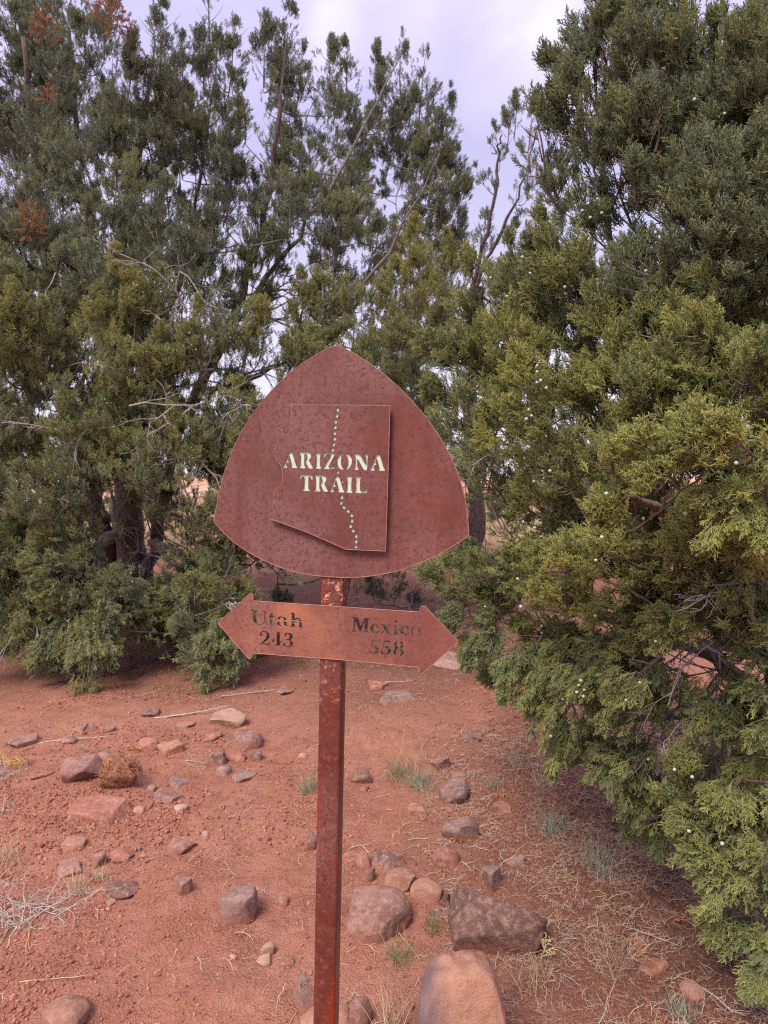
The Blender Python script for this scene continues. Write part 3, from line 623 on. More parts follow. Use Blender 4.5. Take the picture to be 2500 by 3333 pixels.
sk.append(limb(G((500, 700, 7.5), (610, 560, 7.3), (720, 400, 7.0), (800, 250, 6.9), (868, 110, 6.8)), 0.028, 0.005, LT, M['twigbark'], 'limb', 22, 0.02, 8, 5))
sk.append(limb(G((235, 1120, 8.4), (130, 1080, 8.0), (20, 1000, 7.6), (-100, 930, 7.2)), 0.085, 0.04, LT, M['bark'], 'limb', 18, 0.02, 10, 6))
sk.append(limb(G((430, 850, 7.7), (590, 800, 7.3), (730, 690, 7.0), (860, 520, 6.7), (950, 330, 6.6)), 0.030, 0.005, LT, M['twigbark'], 'limb', 22, 0.02, 8, 7))
sk.append(limb(G((255, 900, 8.1), (380, 640, 7.6), (440, 350, 7.4), (470, 90, 7.3)), 0.036, 0.006, LT, M['twigbark'], 'limb', 22, 0.02, 8, 8))
sk.append(limb(G((250, 1150, 8.4), (210, 1180, 7.0), (180, 1300, 5.9), (165, 1400, 5.3)), 0.06, 0.015, LT, M['bark'], 'limb', 16, 0.03, 8, 9))
sk.append(limb(G((330, 1170, 8.3), (420, 1210, 6.8), (480, 1320, 5.7)), 0.06, 0.015, LT, M['bark'], 'limb', 16, 0.03, 8, 10))
sk.append(limb(G((240, 1000, 8.3), (60, 900, 6.8), (-40, 850, 6.0)), 0.06, 0.02, LT, M['bark'], 'limb', 16, 0.03, 8, 12))
sk.append(limb(G((260, 900, 8.2), (280, 760, 6.8), (260, 640, 5.9)), 0.05, 0.02, LT, M['bark'], 'limb', 16, 0.03, 8, 13))
sk.append(limb(G((240, 640, 7.8), (170, 400, 7.5), (150, 60, 7.3)), 0.05, 0.012, LT, M['bark'], 'limb', 20, 0.03, 8, 14))
skel = np.concatenate(sk)
C = Crown(21)
def leftY(u, v):
    Rr = np.interp(v, [-100, 100, 500, 900, 1500], [1.3, 1.6, 2.5, 3.2, 3.3]); dx = (u * 1.507 - 1250) / F
    a = 1 + dx * dx; b = -2 * (dx * -2.3 + 8.1); c = 2.3 ** 2 + 8.1 ** 2 - Rr * Rr; D = b * b - 4 * a * c
    return (-b - math.sqrt(D)) / (2 * a) if D > 0 else -b / (2 * a)
# skyline plumes: (tip u,v) (base u,v) radius px
sky_pl = [((40, -60), (45, 150), 50), ((130, -70), (120, 140), 60), ((235, -70), (225, 130), 55), ((290, 60), (270, 240), 42), ((348, 5), (345, 190), 50), ((395, 80), (390, 240), 38), ((450, -70), (455, 150), 34), ((437, 36), (440, 190), 30), ((504, 38), (495, 200), 36),
          ((580, 24), (570, 190), 32), ((622, 6), (612, 200), 48), ((655, 90), (640, 240), 30), ((714, 84), (715, 250), 40), ((750, 82), (750, 240), 42), ((816, 98), (812, 260), 36), ((870, 66), (868, 250), 42), ((922, 92), (905, 260), 38), ((973, 190), (940, 340), 42), ((990, 298), (950, 430), 42), ((1012, 374), (960, 500), 40), ((1000, 470), (950, 590), 45)]
for (tp, bs, rp) in sky_pl:
    Yd = leftY(bs[0], bs[1]) + rnd.uniform(0.1, 0.9); sc = 1.507 / F * Yd
    C.plume(at(bs[0], bs[1], Yd + 0.1), at(tp[0], tp[1], Yd), rp * sc * 1.1, int(110 + rp * 4.2), 0.26 + rnd.uniform(-0.1, 0.12), shell=0.6)
holes_l = [(672, 95, 34), (305, 110, 14), (560, 300, 34), (470, 270, 18), (480, 770, 42), (590, 770, 48), (575, 630, 40), (660, 500, 36), (700, 620, 26), (780, 540, 30), (440, 380, 20), (190, 380, 16), (70, 700, 26), (545, 180, 14), (665, 250, 20), (850, 450, 18), (380, 830, 24), (50, 800, 18), (620, 840, 26)]
hollow = [(100, 1030, 40), (200, 1050, 60), (290, 1090, 80), (300, 1200, 90), (400, 1200, 60), (480, 1200, 50), (560, 1230, 60), (620, 1300, 70), (190, 1160, 60)]
skyx = [-200, 250, 300, 350, 400, 440, 480, 510, 545, 580, 622, 660, 700, 748, 780, 816, 845, 870, 900, 925, 950, 973, 990, 1010]
skyy = [-50, -20, 100, 60, 160, 90, 130, 100, 170, 90, 60, 180, 160, 140, 190, 160, 190, 130, 180, 160, 220, 250, 350, 440]
for _ in range(95):
    u = rnd.uniform(330, 990); v = rnd.uniform(np.interp(u, skyx, skyy) + 15, 480)
    if any((u - a) ** 2 + (v + 30 - b) ** 2 < (q + 12) ** 2 for a, b, q in holes_l): continue
    Yd = leftY(u, v) + rnd.uniform(0.1, 1.4); tip = at(u, v, Yd); ln = rnd.uniform(0.3, 0.6); lean = np.array([(u - 500) / 1500 + rnd.uniform(-0.2, 0.2), rnd.uniform(-0.2, 0.2), 1.0]); lean /= np.linalg.norm(lean)
    rad = ln * rnd.uniform(0.28, 0.42); C.plume(tip - lean * ln, tip, rad, int(230 * ln * rad / 0.17), rnd.gauss(0.27, 0.08), shell=0.6)
cnt = 0
for layer, num in ((0, 385), (1, 100)):
    for _ in range(num * 3):
        if cnt >= num: break
        u = rnd.uniform(-130, 1000); v = rnd.uniform(0, 1430)
        if v < np.interp(u, skyx, skyy) + 25: continue
        if v > 560 and u > 930: continue
        if any((u - a) ** 2 + (v + 30 - b) ** 2 < (r + 22) ** 2 for a, b, r in holes_l): continue
        if any((u - a) ** 2 + (v + 20 - b) ** 2 < r * r for a, b, r in hollow) and rnd.random() < 0.93: continue
        if v > 1180 and u > 600: continue
        if layer == 1 and v > 900: continue
        Yd = leftY(u, v) + (rnd.uniform(0.0, 1.3) if layer == 0 else rnd.uniform(1.6, 4.0))
        if v > 1200:
            Yd = rnd.uniform(4.9, 5.9); 
        ln = rnd.uniform(0.38, 0.75); rad = ln * rnd.uniform(0.34, 0.52); tip = at(u, v, Yd)
        lean = np.array([(u - 300) / 1400 + rnd.uniform(-0.3, 0.3), -0.25 * (1 if layer == 0 else 0) + rnd.uniform(-0.2, 0.2), 1.0 if v < 1100 else rnd.uniform(-0.1, 0.7)])
        lean /= np.linalg.norm(lean); bs = tip - lean * ln
        if bs[2] < 0.05: continue
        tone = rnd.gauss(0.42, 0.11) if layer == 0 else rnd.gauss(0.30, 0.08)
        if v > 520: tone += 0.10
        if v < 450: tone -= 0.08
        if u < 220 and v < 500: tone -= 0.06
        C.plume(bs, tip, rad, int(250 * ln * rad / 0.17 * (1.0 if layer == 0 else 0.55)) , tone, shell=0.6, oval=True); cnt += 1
    cnt = 0
# low front skirts that reach the soil
for (tu, tv, bu, bv, Yd, rp, tone) in ((90, 1480, 150, 1330, 5.0, 60, 0.42), (175, 1520, 190, 1360, 4.75, 62, 0.50), (240, 1430, 220, 1300, 4.9, 55, 0.40), (30, 1420, 60, 1270, 5.1, 60, 0.46), (150, 1400, 160, 1250, 5.0, 60, 0.52), (300, 1390, 280, 1260, 5.2, 50, 0.40), (-40, 1400, -10, 1260, 5.2, 60, 0.44),
                                   (440, 1500, 460, 1340, 4.75, 56, 0.42), (500, 1480, 500, 1340, 4.85, 56, 0.36), (550, 1400, 520, 1300, 4.9, 45, 0.40), (400, 1390, 430, 1280, 5.1, 46, 0.42), (520, 1300, 500, 1400, 5.0, 46, 0.36), (110, 1200, 120, 1330, 5.3, 60, 0.40), (250, 1230, 240, 1350, 5.3, 56, 0.42), (30, 1160, 30, 1300, 5.4, 60, 0.38), (330, 1290, 330, 1400, 5.4, 44, 0.42),
                                   (210, 1300, 210, 1420, 5.0, 56, 0.55), (460, 1370, 470, 1440, 4.9, 50, 0.42), (10, 1300, 20, 1420, 5.1, 56, 0.5), (608, 1262, 606, 1330, 6.2, 24, 0.30),
                                   (250, 545, 265, 760, 5.4, 70, 0.62), (205, 640, 240, 800, 5.3, 60, 0.60), (300, 620, 290, 790, 5.4, 60, 0.62), (430, 655, 430, 820, 5.3, 46, 0.55), (30, 620, 60, 800, 5.2, 66, 0.62), (90, 660, 110, 850, 5.3, 60, 0.58), (-20, 560, 0, 780, 5.2, 70, 0.50), (560, 640, 560, 780, 5.6, 40, 0.60), (340, 700, 330, 850, 5.3, 50, 0.60),
                                   (895, 480, 910, 690, 5.6, 62, 0.64), (850, 570, 850, 760, 5.7, 60, 0.52), (960, 500, 950, 720, 5.9, 55, 0.52), (800, 680, 800, 860, 5.9, 60, 0.46), (700, 560, 700, 740, 6.0, 50, 0.50), (755, 600, 760, 770, 5.9, 54, 0.48), (650, 590, 640, 740, 6.0, 44, 0.52), (900, 740, 900, 900, 6.2, 60, 0.36), (720, 760, 730, 900, 6.2, 60, 0.35), (650, 800, 650, 930, 6.2, 50, 0.38),
                                   (490, 1010, 520, 1130, 6.3, 50, 0.50), (450, 900, 460, 1020, 6.3, 55, 0.40), (560, 900, 560, 1050, 6.3, 60, 0.40), (530, 820, 520, 930, 6.3, 50, 0.45), (380, 960, 370, 1080, 6.4, 40, 0.45), (280, 870, 270, 990, 6.5, 60, 0.35), (540, 1180, 600, 1240, 6.6, 36, 0.25)):
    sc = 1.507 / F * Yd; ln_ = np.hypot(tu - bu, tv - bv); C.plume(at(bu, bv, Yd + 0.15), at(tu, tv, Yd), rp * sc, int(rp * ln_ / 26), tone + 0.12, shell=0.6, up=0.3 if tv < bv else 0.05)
C.attach(skel)
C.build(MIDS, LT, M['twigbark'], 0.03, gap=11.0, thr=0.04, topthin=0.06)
# dead grey branches hanging in the open middle
for k, (u, v, Yd, dx, dy, dz, L, r) in enumerate(((190, 850, 6.2, -0.8, 0, 0.3, 0.55, 0.014), (230, 880, 6.2, 0.2, 0, -1, 0.5, 0.012), (110, 960, 6.0, -0.6, 0, 0.5, 0.6, 0.016), (60, 1000, 5.8, -0.8, 0, -0.4, 0.6, 0.014), (330, 1020, 6.3, 0.3, 0, -1, 0.5, 0.012), (240, 1060, 6.2, 0.4, 0, -0.9, 0.6, 0.013), (450, 860, 6.4, 0.5, 0, 0.6, 0.5, 0.012), (480, 640, 7.6, 1, 0, 0.05, 0.9, 0.018), (440, 800, 7.4, 1, 0, 0.12, 0.9, 0.016), (460, 620, 7.8, 1, 0, -0.05, 1.0, 0.02), (540, 700, 7.4, 0.9, 0, 0.4, 0.7, 0.012), (620, 760, 6.6, 0.6, 0, 0.6, 0.6, 0.012), (400, 1230, 6.0, -0.6, 0, 0.5, 0.5, 0.012), (60, 1170, 5.5, 0.1, 0, -1, 0.45, 0.012), (420, 1330, 5.2, 0.8, 0, 0.2, 0.35, 0.010), (520, 1300, 5.4, 0.5, 0, -0.3, 0.4, 0.010), (250, 940, 6.4, -0.2, 0, -1, 0.4, 0.010), (600, 900, 6.6, 0.2, 0, -1, 0.5, 0.012), (340, 900, 6.5, 0.6, 0, -0.6, 0.5, 0.010), (150, 620, 7.0, 0.3, 0, -0.9, 0.5, 0.012), (690, 700, 6.4, 0.5, 0, 0.5, 0.5, 0.012))):
    deadbranch(at(u, v, Yd), (dx, dy, dz), L * 1.15, r, LT, 400 + k, 2, 5)
for k in range(30):
    u = rnd.uniform(-10, 640); v = rnd.uniform(560, 1340); Yd = (leftY(u, v) if v < 1200 else 4.9) + rnd.uniform(0.15, 0.45)
    if v > 1000 and v < 1250: Yd += 0.5
    deadbranch(at(u, v, Yd), (rnd.uniform(-1, 1), rnd.uniform(-0.9, -0.4), rnd.uniform(-0.9, 0.5)), rnd.uniform(0.35, 0.65), rnd.uniform(0.005, 0.009), LT, 450 + k, 2, 4)
# orange witches' brooms (parts of the crown)
for k, (u, v, Yd, rp, n) in enumerate(((95, 55, 6.6, 22, 60), (228, 15, 6.7, 30, 90), (255, 50, 6.7, 22, 60), (100, 205, 6.6, 14, 26), (65, 480, 6.3, 22, 70), (290, 100, 6.8, 10, 18))):
    rs = np.random.RandomState(k + 70); sc = 1.507 / F * Yd; d = rs.normal(0, 1, (n, 3)); d /= np.linalg.norm(d, axis=1)[:, None]
    p = at(u, v, Yd - 0.5) + d * (rp * sc * rs.rand(n)[:, None] ** 0.8) * np.array([1.1, 1.1, 1.5])
    o = instancer('orange_tuft', p, dir_euler(d + (0, 0, 0.5), rs), rs.uniform(0.6, 1.0, n), rs.rand(n), rs.randint(0, 2, n), BROOM, LT)
reparent(LT)

# ------------------------------------------------------------------ ico helpers
def ico(sub):
    bm = bmesh.new(); bmesh.ops.create_icosphere(bm, subdivisions=sub, radius=1.0)
    v = np.array([x.co[:] for x in bm.verts]); f = [[y.index for y in x.verts] for x in bm.faces]; bm.free(); return v, f
ICO = {k: ico(k) for k in (1, 2, 3, 4, 5)}

def berries_stuff(name, crown, n, rng, r, m, parent, seed):
    rs = np.random.RandomState(seed); src = mesh('small_berry', ICO[1][0] * r, ICO[1][1]); src.materials.append(m); so_ = bpy.data.objects.new('small_berry', src)
    P = crown.pts; sel = rng(P); P = P[sel]
    c = P[rs.randint(0, len(P), n)]; p = (c[:, None, :] + rs.normal(0, 0.035, (n, 4, 3))).reshape(-1, 3) + np.array([0, -0.05, -0.01])
    instancer(name, p, np.zeros((len(p), 3)), rs.uniform(0.7, 1.15, len(p)), np.zeros(len(p)), np.zeros(len(p)), [so_], parent)
berries_stuff('berries', C, 90, lambda P: (P[:, 1] < 6.0) & (P[:, 2] < 1.1), 0.006, M['pale'], LT, 3)
berries_stuff('berries', C, 60, lambda P: (P[:, 1] < 6.6) & (P[:, 2] > 1.1) & (P[:, 2] < 3.2), 0.006, M['pale'], LT, 4)
reparent(LT)

# ------------------------------------------------------------------ right juniper (near)
RT = empty('juniper_tree', (1.95, 3.15, 0))
tag(RT, 'close juniper filling the right side, yellow-green sprays dotted with frosted berries', 'tree')
sk = []
b0 = np.array([1.98, 3.2, -0.1])
sk.append(limb([b0] + G((1690, 1350, 3.1), (1665, 1100, 2.95), (1650, 760, 2.7), (1598, 560, 2.6), (1560, 330, 2.55), (1540, 40, 2.5)), 0.085, 0.010, RT, M['barkred'], 'trunk', 34, 0.008, 12, 31))
sk.append(limb([b0 + (-0.05, -0.05, 0.1)] + G((1640, 1500, 3.0), (1540, 1410, 2.8), (1420, 1360, 2.65), (1270, 1320, 2.6), (1120, 1260, 2.6)), 0.045, 0.010, RT, M['bark'], 'limb', 26, 0.008, 10, 32))
sk.append(limb([b0 + (0, 0, 0.2)] + G((1655, 1420, 2.95), (1560, 1395, 2.75), (1400, 1390, 2.6), (1250, 1370, 2.55)), 0.032, 0.010, RT, M['bark'], 'limb', 24, 0.008, 10, 33))
sk.append(limb(G((1660, 1100, 2.95), (1450, 900, 2.7), (1350, 700, 2.55), (1310, 450, 2.45), (1290, 200, 2.4), (1275, 40, 2.35)), 0.020, 0.003, RT, M['barkred'], 'limb', 28, 0.006, 8, 34))
sk.append(limb(G((1660, 1150, 2.9), (1400, 1050, 2.5), (1200, 970, 2.5), (1020, 880, 2.6)), 0.030, 0.005, RT, M['barkred'], 'limb', 24, 0.006, 8, 35))
sk.append(limb(G((1655, 1000, 2.9), (1400, 850, 2.6), (1200, 720, 2.6), (1040, 640, 2.75)), 0.026, 0.005, RT, M['barkred'], 'limb', 24, 0.006, 8, 36))
sk.append(limb(G((1665, 1250, 2.9), (1550, 1180, 2.2), (1430, 1100, 1.9), (1330, 1060, 1.8)), 0.026, 0.005, RT, M['barkred'], 'limb', 24, 0.006, 8, 37))
sk.append(limb([b0 + (0, 0, 0.25)] + G((1680, 1620, 2.7), (1600, 1750, 2.35), (1580, 1900, 2.1)), 0.03, 0.006, RT, M['bark'], 'limb', 24, 0.006, 8, 38))
sk.append(limb(G((1650, 1500, 2.9), (1450, 1540, 2.6), (1310, 1560, 2.5), (1250, 1600, 2.4)), 0.024, 0.006, RT, M['bark'], 'limb', 24, 0.006, 8, 39))
sk.append(limb(G((1650, 800, 2.75), (1500, 500, 2.3), (1420, 250, 2.1), (1400, 20, 2.1)), 0.026, 0.004, RT, M['barkred'], 'limb', 24, 0.006, 8, 40))
skel = np.concatenate(sk)
RC = Crown(22)
polyR = [(1215, -80), (1195, 60), (1170, 160), (1150, 260), (1155, 420), (1140, 520), (1070, 560), (1000, 600), (955, 660), (925, 740), (915, 850), (935, 950), (1010, 1060), (1000, 1120), (955, 1200), (945, 1290), (990, 1390), (1070, 1470), (1150, 1540), (1190, 1600), (1280, 1680), (1340, 1780), (1440, 1800), (1500, 1900), (1540, 1950), (1570, 2060), (1659, 2110), (1800, 2110), (1800, -80)]
notR = [(1440, 1500, 45), (1520, 1480, 52), (1590, 1560, 55), (1400, 1600, 40), (1440, 1690, 60), (1370, 1400, 40), (1500, 1700, 30), (1600, 1450, 60), (1560, 860, 26), (1630, 560, 40), (1600, 700, 40), (1480, 1400, 40), (1190, 20, 30), (1240, 1240, 26), (1130, 1290, 22), (1350, 1290, 22), (1290, 1230, 22), (1060, 1300, 20), (1090, 1150, 18)]
def rightY(u, v):
    Rr = np.interp(v, [-100, 300, 900, 1500, 2100], [1.45, 1.6, 1.75, 1.6, 1.45]); dx = (u * 1.507 - 1250) / F
    a = 1 + dx * dx; b = -2 * (dx * 1.95 + 3.1); c = 1.95 ** 2 + 3.1 ** 2 - Rr * Rr; D = b * b - 4 * a * c
    return (-b - math.sqrt(D)) / (2 * a) if D > 0 else min(2.9, -b / (2 * a))
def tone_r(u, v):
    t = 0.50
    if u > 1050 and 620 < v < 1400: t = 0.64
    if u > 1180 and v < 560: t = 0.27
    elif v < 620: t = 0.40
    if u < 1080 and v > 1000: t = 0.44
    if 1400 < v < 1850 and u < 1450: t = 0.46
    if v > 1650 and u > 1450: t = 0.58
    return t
for layer, num in ((0, 280), (1, 120)):
    c_ = 0; tries = 0
    while c_ < num and tries < num * 12:
        tries += 1
        u = rnd.uniform(900, 1760); v = rnd.uniform(-60, 2080)
        ln = rnd.uniform(0.13, 0.30); Yd = rightY(u, v) + (rnd.uniform(-0.05, 0.35) if layer == 0 else rnd.uniform(0.35, 1.3))
        Yd = max(Yd, 1.45)
        sc = 1.507 / F * Yd
        # axis: outward from the trunk, up in the upper part, hanging in the lower part
        tip = at(u, v, Yd); out_ = tip - np.array([1.95, 3.1, tip[2]]); out_ /= np.linalg.norm(out_) + 1e-9
        vert = np.interp(v, [0, 700, 1300, 1500, 2100], [1.8, 1.1, 0.3, -0.5, -1.0]) + rnd.uniform(-0.35, 0.35)
        axd = out_ * rnd.uniform(0.5, 1.0) + np.array([rnd.uniform(-0.3, 0.3), rnd.uniform(-0.2, 0.2), vert]); axd /= np.linalg.norm(axd)
        bs = tip - axd * ln; r = ln * rnd.uniform(0.34, 0.5)
        cm = (bs + tip) / 2; dpt = cm[1]; cu_ = (cm[0] / dpt * F + 1250) / 1.507; hw = r / sc
        if not inside(polyR, u + 6, v + 6) or not inside(polyR, cu_ - hw * 0.8, v + (20 if vert > 0 else -20)): continue
        if u < 1345 and v < 400 and rnd.random() < 0.8: continue
        if any((u - a) ** 2 + (v - b) ** 2 < (q + 25) ** 2 for a, b, q in notR) and rnd.random() < 0.97: continue
        if layer == 1 and 1380 < v < 1800 and u > 1250 and rnd.random() < 0.45: continue
        if bs[2] < 0.04 or tip[2] < 0.03: continue
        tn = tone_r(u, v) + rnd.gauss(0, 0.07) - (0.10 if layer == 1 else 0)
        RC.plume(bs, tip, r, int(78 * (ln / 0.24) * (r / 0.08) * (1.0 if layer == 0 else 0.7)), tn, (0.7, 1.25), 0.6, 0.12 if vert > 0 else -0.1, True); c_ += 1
    print('right layer', layer, c_)
# named plumes of the outline
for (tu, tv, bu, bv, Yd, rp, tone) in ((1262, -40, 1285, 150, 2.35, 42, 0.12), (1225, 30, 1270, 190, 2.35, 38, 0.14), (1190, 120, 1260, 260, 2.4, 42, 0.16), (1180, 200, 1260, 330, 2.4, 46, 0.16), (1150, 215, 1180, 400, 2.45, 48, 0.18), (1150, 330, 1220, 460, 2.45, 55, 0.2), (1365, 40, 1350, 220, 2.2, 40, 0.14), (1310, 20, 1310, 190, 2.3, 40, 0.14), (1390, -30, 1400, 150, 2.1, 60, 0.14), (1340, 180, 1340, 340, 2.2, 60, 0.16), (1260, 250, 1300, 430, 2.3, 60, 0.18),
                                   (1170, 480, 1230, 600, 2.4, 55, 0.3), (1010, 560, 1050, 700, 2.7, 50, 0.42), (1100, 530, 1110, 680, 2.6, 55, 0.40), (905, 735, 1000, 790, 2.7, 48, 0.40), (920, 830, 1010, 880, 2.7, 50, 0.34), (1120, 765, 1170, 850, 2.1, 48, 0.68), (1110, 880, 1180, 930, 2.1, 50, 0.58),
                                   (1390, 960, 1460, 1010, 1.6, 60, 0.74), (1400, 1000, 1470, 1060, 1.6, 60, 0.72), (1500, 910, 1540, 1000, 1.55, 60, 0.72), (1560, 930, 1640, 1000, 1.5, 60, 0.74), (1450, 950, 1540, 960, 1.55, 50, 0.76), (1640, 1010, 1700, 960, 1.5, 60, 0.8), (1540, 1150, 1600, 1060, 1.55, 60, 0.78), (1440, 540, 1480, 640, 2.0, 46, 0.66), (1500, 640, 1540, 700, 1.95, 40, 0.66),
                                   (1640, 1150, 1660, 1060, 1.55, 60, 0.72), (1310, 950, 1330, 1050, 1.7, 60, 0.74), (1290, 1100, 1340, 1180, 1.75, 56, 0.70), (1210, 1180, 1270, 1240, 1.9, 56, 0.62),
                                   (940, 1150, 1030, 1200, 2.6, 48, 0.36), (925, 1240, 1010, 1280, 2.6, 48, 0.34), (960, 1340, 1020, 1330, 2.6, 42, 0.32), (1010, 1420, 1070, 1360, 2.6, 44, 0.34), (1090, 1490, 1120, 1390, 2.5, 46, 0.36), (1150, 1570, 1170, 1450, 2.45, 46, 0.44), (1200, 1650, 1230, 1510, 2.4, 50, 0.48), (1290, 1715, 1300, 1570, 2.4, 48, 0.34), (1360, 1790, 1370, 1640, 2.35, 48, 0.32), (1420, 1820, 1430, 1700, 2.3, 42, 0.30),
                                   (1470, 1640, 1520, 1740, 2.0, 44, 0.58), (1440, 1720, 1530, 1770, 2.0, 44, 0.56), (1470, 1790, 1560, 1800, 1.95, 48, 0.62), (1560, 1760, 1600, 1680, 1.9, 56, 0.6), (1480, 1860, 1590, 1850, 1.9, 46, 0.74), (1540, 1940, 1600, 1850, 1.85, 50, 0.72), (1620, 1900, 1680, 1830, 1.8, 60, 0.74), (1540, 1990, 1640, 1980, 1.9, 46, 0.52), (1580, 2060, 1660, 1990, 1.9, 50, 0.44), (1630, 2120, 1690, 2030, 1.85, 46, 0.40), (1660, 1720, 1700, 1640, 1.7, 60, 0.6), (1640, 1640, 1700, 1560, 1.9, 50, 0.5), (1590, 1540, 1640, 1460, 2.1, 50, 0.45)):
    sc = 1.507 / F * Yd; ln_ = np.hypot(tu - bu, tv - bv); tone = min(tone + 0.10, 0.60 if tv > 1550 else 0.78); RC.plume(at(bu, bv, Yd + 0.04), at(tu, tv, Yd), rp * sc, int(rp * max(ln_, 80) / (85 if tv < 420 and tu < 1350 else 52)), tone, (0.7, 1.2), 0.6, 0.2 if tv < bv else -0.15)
RC.attach(skel, 0.007, 0.05)
camv = np.array([0, 0, CAM_H])
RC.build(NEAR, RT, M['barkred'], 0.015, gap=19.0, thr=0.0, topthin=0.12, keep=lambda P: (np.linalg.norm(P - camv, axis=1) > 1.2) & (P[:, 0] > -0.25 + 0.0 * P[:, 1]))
for k, (u, v, Yd, dx, dy, dz, L, r) in enumerate(((1659, 640, 2.2, -0.8, -0.2, -0.4, 0.30, 0.007), (1680, 820, 2.1, -1, -0.2, 0.1, 0.34, 0.008), (1690, 900, 1.9, -1, -0.1, 0.2, 0.30, 0.006), (1690, 760, 2.0, -1, 0, 0.3, 0.3, 0.006), (1100, 970, 2.5, -1, 0, 0.1, 0.16, 0.004), (1600, 1430, 2.6, -1, -0.2, -0.2, 0.42, 0.008), (1640, 1500, 2.5, -0.8, -0.3, -0.2, 0.4, 0.007), (1560, 1470, 2.5, -0.9, -0.1, -0.4, 0.36, 0.007), (1620, 1560, 2.4, -0.7, -0.2, -0.6, 0.36, 0.006), (1480, 1400, 2.6, -0.6, 0, -0.9, 0.3, 0.004), (1690, 1230, 2.0, -0.9, -0.3, -0.1, 0.34, 0.007), (1690, 1290, 2.1, -0.9, -0.2, 0.2, 0.34, 0.006), (1250, 1080, 2.6, -0.9, 0, 0.3, 0.22, 0.004), (1650, 1620, 2.3, -0.8, -0.2, -0.2, 0.3, 0.005), (1590, 570, 2.5, -0.4, -0.2, -0.9, 0.3, 0.004), (1180, 1060, 2.6, 0.7, 0, 0.4, 0.2, 0.004), (1350, 1250, 2.6, 0.7, 0, -0.5, 0.2, 0.004))):
    deadbranch(at(u, v, Yd), (dx, dy, dz), L, r, RT, 600 + k, 2, 5, grav=-0.02)
for k in range(16):
    u = rnd.uniform(1150, 1640); v = rnd.uniform(420, 1650); Yd = rightY(u, v) + rnd.uniform(0.18, 0.32)
    deadbranch(at(u, v, Yd), (rnd.uniform(-1, 0.2), rnd.uniform(-0.8, -0.3), rnd.uniform(-0.6, 0.4)), rnd.uniform(0.14, 0.28), rnd.uniform(0.002, 0.0045), RT, 650 + k, 2, 4, grav=-0.02)
# berries: each its own part, set on spray tips nearest the place they show in the photograph
def proj(P):
    q = P - camv; cp, sp_ = math.cos(PITCH), math.sin(PITCH)
    zc = q[:, 1] * cp - q[:, 2] * sp_; yc = q[:, 1] * sp_ + q[:, 2] * cp
    return (1250 + F * q[:, 0] / zc) / 1.507, (1666.5 - F * yc / zc) / 1.507, zc
bu = [(1160, 790), (1160, 803), (1168, 822), (1180, 838), (1130, 866), (1142, 885), (1148, 898), (1137, 905), (1160, 826), (1188, 1017), (1310, 1066), (1153, 1040), (1168, 1130), (1130, 1127), (1155, 1140), (1287, 1210), (1170, 1352), (1170, 1367), (1416, 1385), (1286, 1330), (1250, 1480), (1255, 1470), (1262, 1490), (1246, 1495), (1260, 1504), (1216, 1510), (1352, 1512), (1382, 1474), (1190, 1590), (1495, 1678), (1457, 1662), (1560, 1822), (1488, 1795), (1400, 1640), (1500, 215), (1565, 245), (1230, 208), (1270, 440), (1258, 455), (1240, 468), (1275, 470), (1300, 460), (1290, 430), (1128, 555), (1145, 590), (1060, 600), (1220, 620), (1395, 585), (1095, 640), (1300, 1160), (1125, 1310), (1048, 1310), (1118, 1250), (1590, 1000), (1480, 1110), (1390, 1120)]
pu, pv, pz = proj(RC.pts + RC.D[0][0] * 0); bm_ = mesh('berry', ICO[2][0], ICO[2][1])
rsb = np.random.RandomState(5)
for (u, v) in bu:
    d = np.hypot(pu - u, pv - v); near = np.where(d < 30)[0]
    if len(near) == 0: near = np.array([np.argmin(d)])
    i = near[np.argmin(pz[near] + d[near] * 0.0006)]
    Yd = RC.pts[i][1] - 0.035; o = link('berry', bm_, M['berry'], RT); o.location = at(u, v, Yd); s = rsb.uniform(0.0042, 0.0058); o.scale = (s, s, s * rsb.uniform(0.9, 1.05))
reparent(RT)

# ------------------------------------------------------------------ other junipers behind
def back_tree(cx, cy, H, W, seed, label, tone=0.3, npl=70, group=None, dens=1.0, low=0.1):
    t = empty('juniper_tree', (cx, cy, float(gh_soft(cx, cy)))); tag(t, label, 'tree', group)
    rs = np.random.RandomState(seed); z0 = float(gh_soft(cx, cy)); c = Crown(seed, 1.6); sk_ = []
    for k in range(4):
        a = rs.uniform(0, 6.28); e1 = np.array([cx + math.cos(a) * W * 0.5, cy + math.sin(a) * W * 0.5, z0 + H * rs.uniform(0.6, 0.95)]); b = np.array([cx, cy, z0 - 0.1])
        sk_.append(limb([b, b + (e1 - b) * 0.35 + (0, 0, 0.15 * H), e1], 0.12 * H / 4, 0.015, t, M['bark'], 'trunk' if k == 0 else 'limb', 18, 0.03, 8, seed + k))
    for k in range(npl):
        h = rs.uniform(low, 1.0); rr = W * math.sqrt(max(0.02, 1 - (abs(h - 0.35) / 0.68) ** 2.2)) * rs.uniform(0.35, 1.0) ** 0.5; a = rs.uniform(0, 6.28)
        tip = np.array([cx + rr * math.cos(a), cy + rr * math.sin(a), z0 + h * H + 0.1]); ln = rs.uniform(0.4, 0.85) * (0.6 + 0.1 * H); ax = np.array([math.cos(a) * 0.5, math.sin(a) * 0.5, 1.0]); ax /= np.linalg.norm(ax)
        c.plume(tip - ax * ln, tip, ln * 0.34, int(130 * dens), tone + rs.normal(0, 0.1), (1.1, 1.7), 0.6)
    c.attach(np.concatenate(sk_), 0.02); c.build(MIDS, t, M['bark'], z0 + 0.02); reparent(t); return t
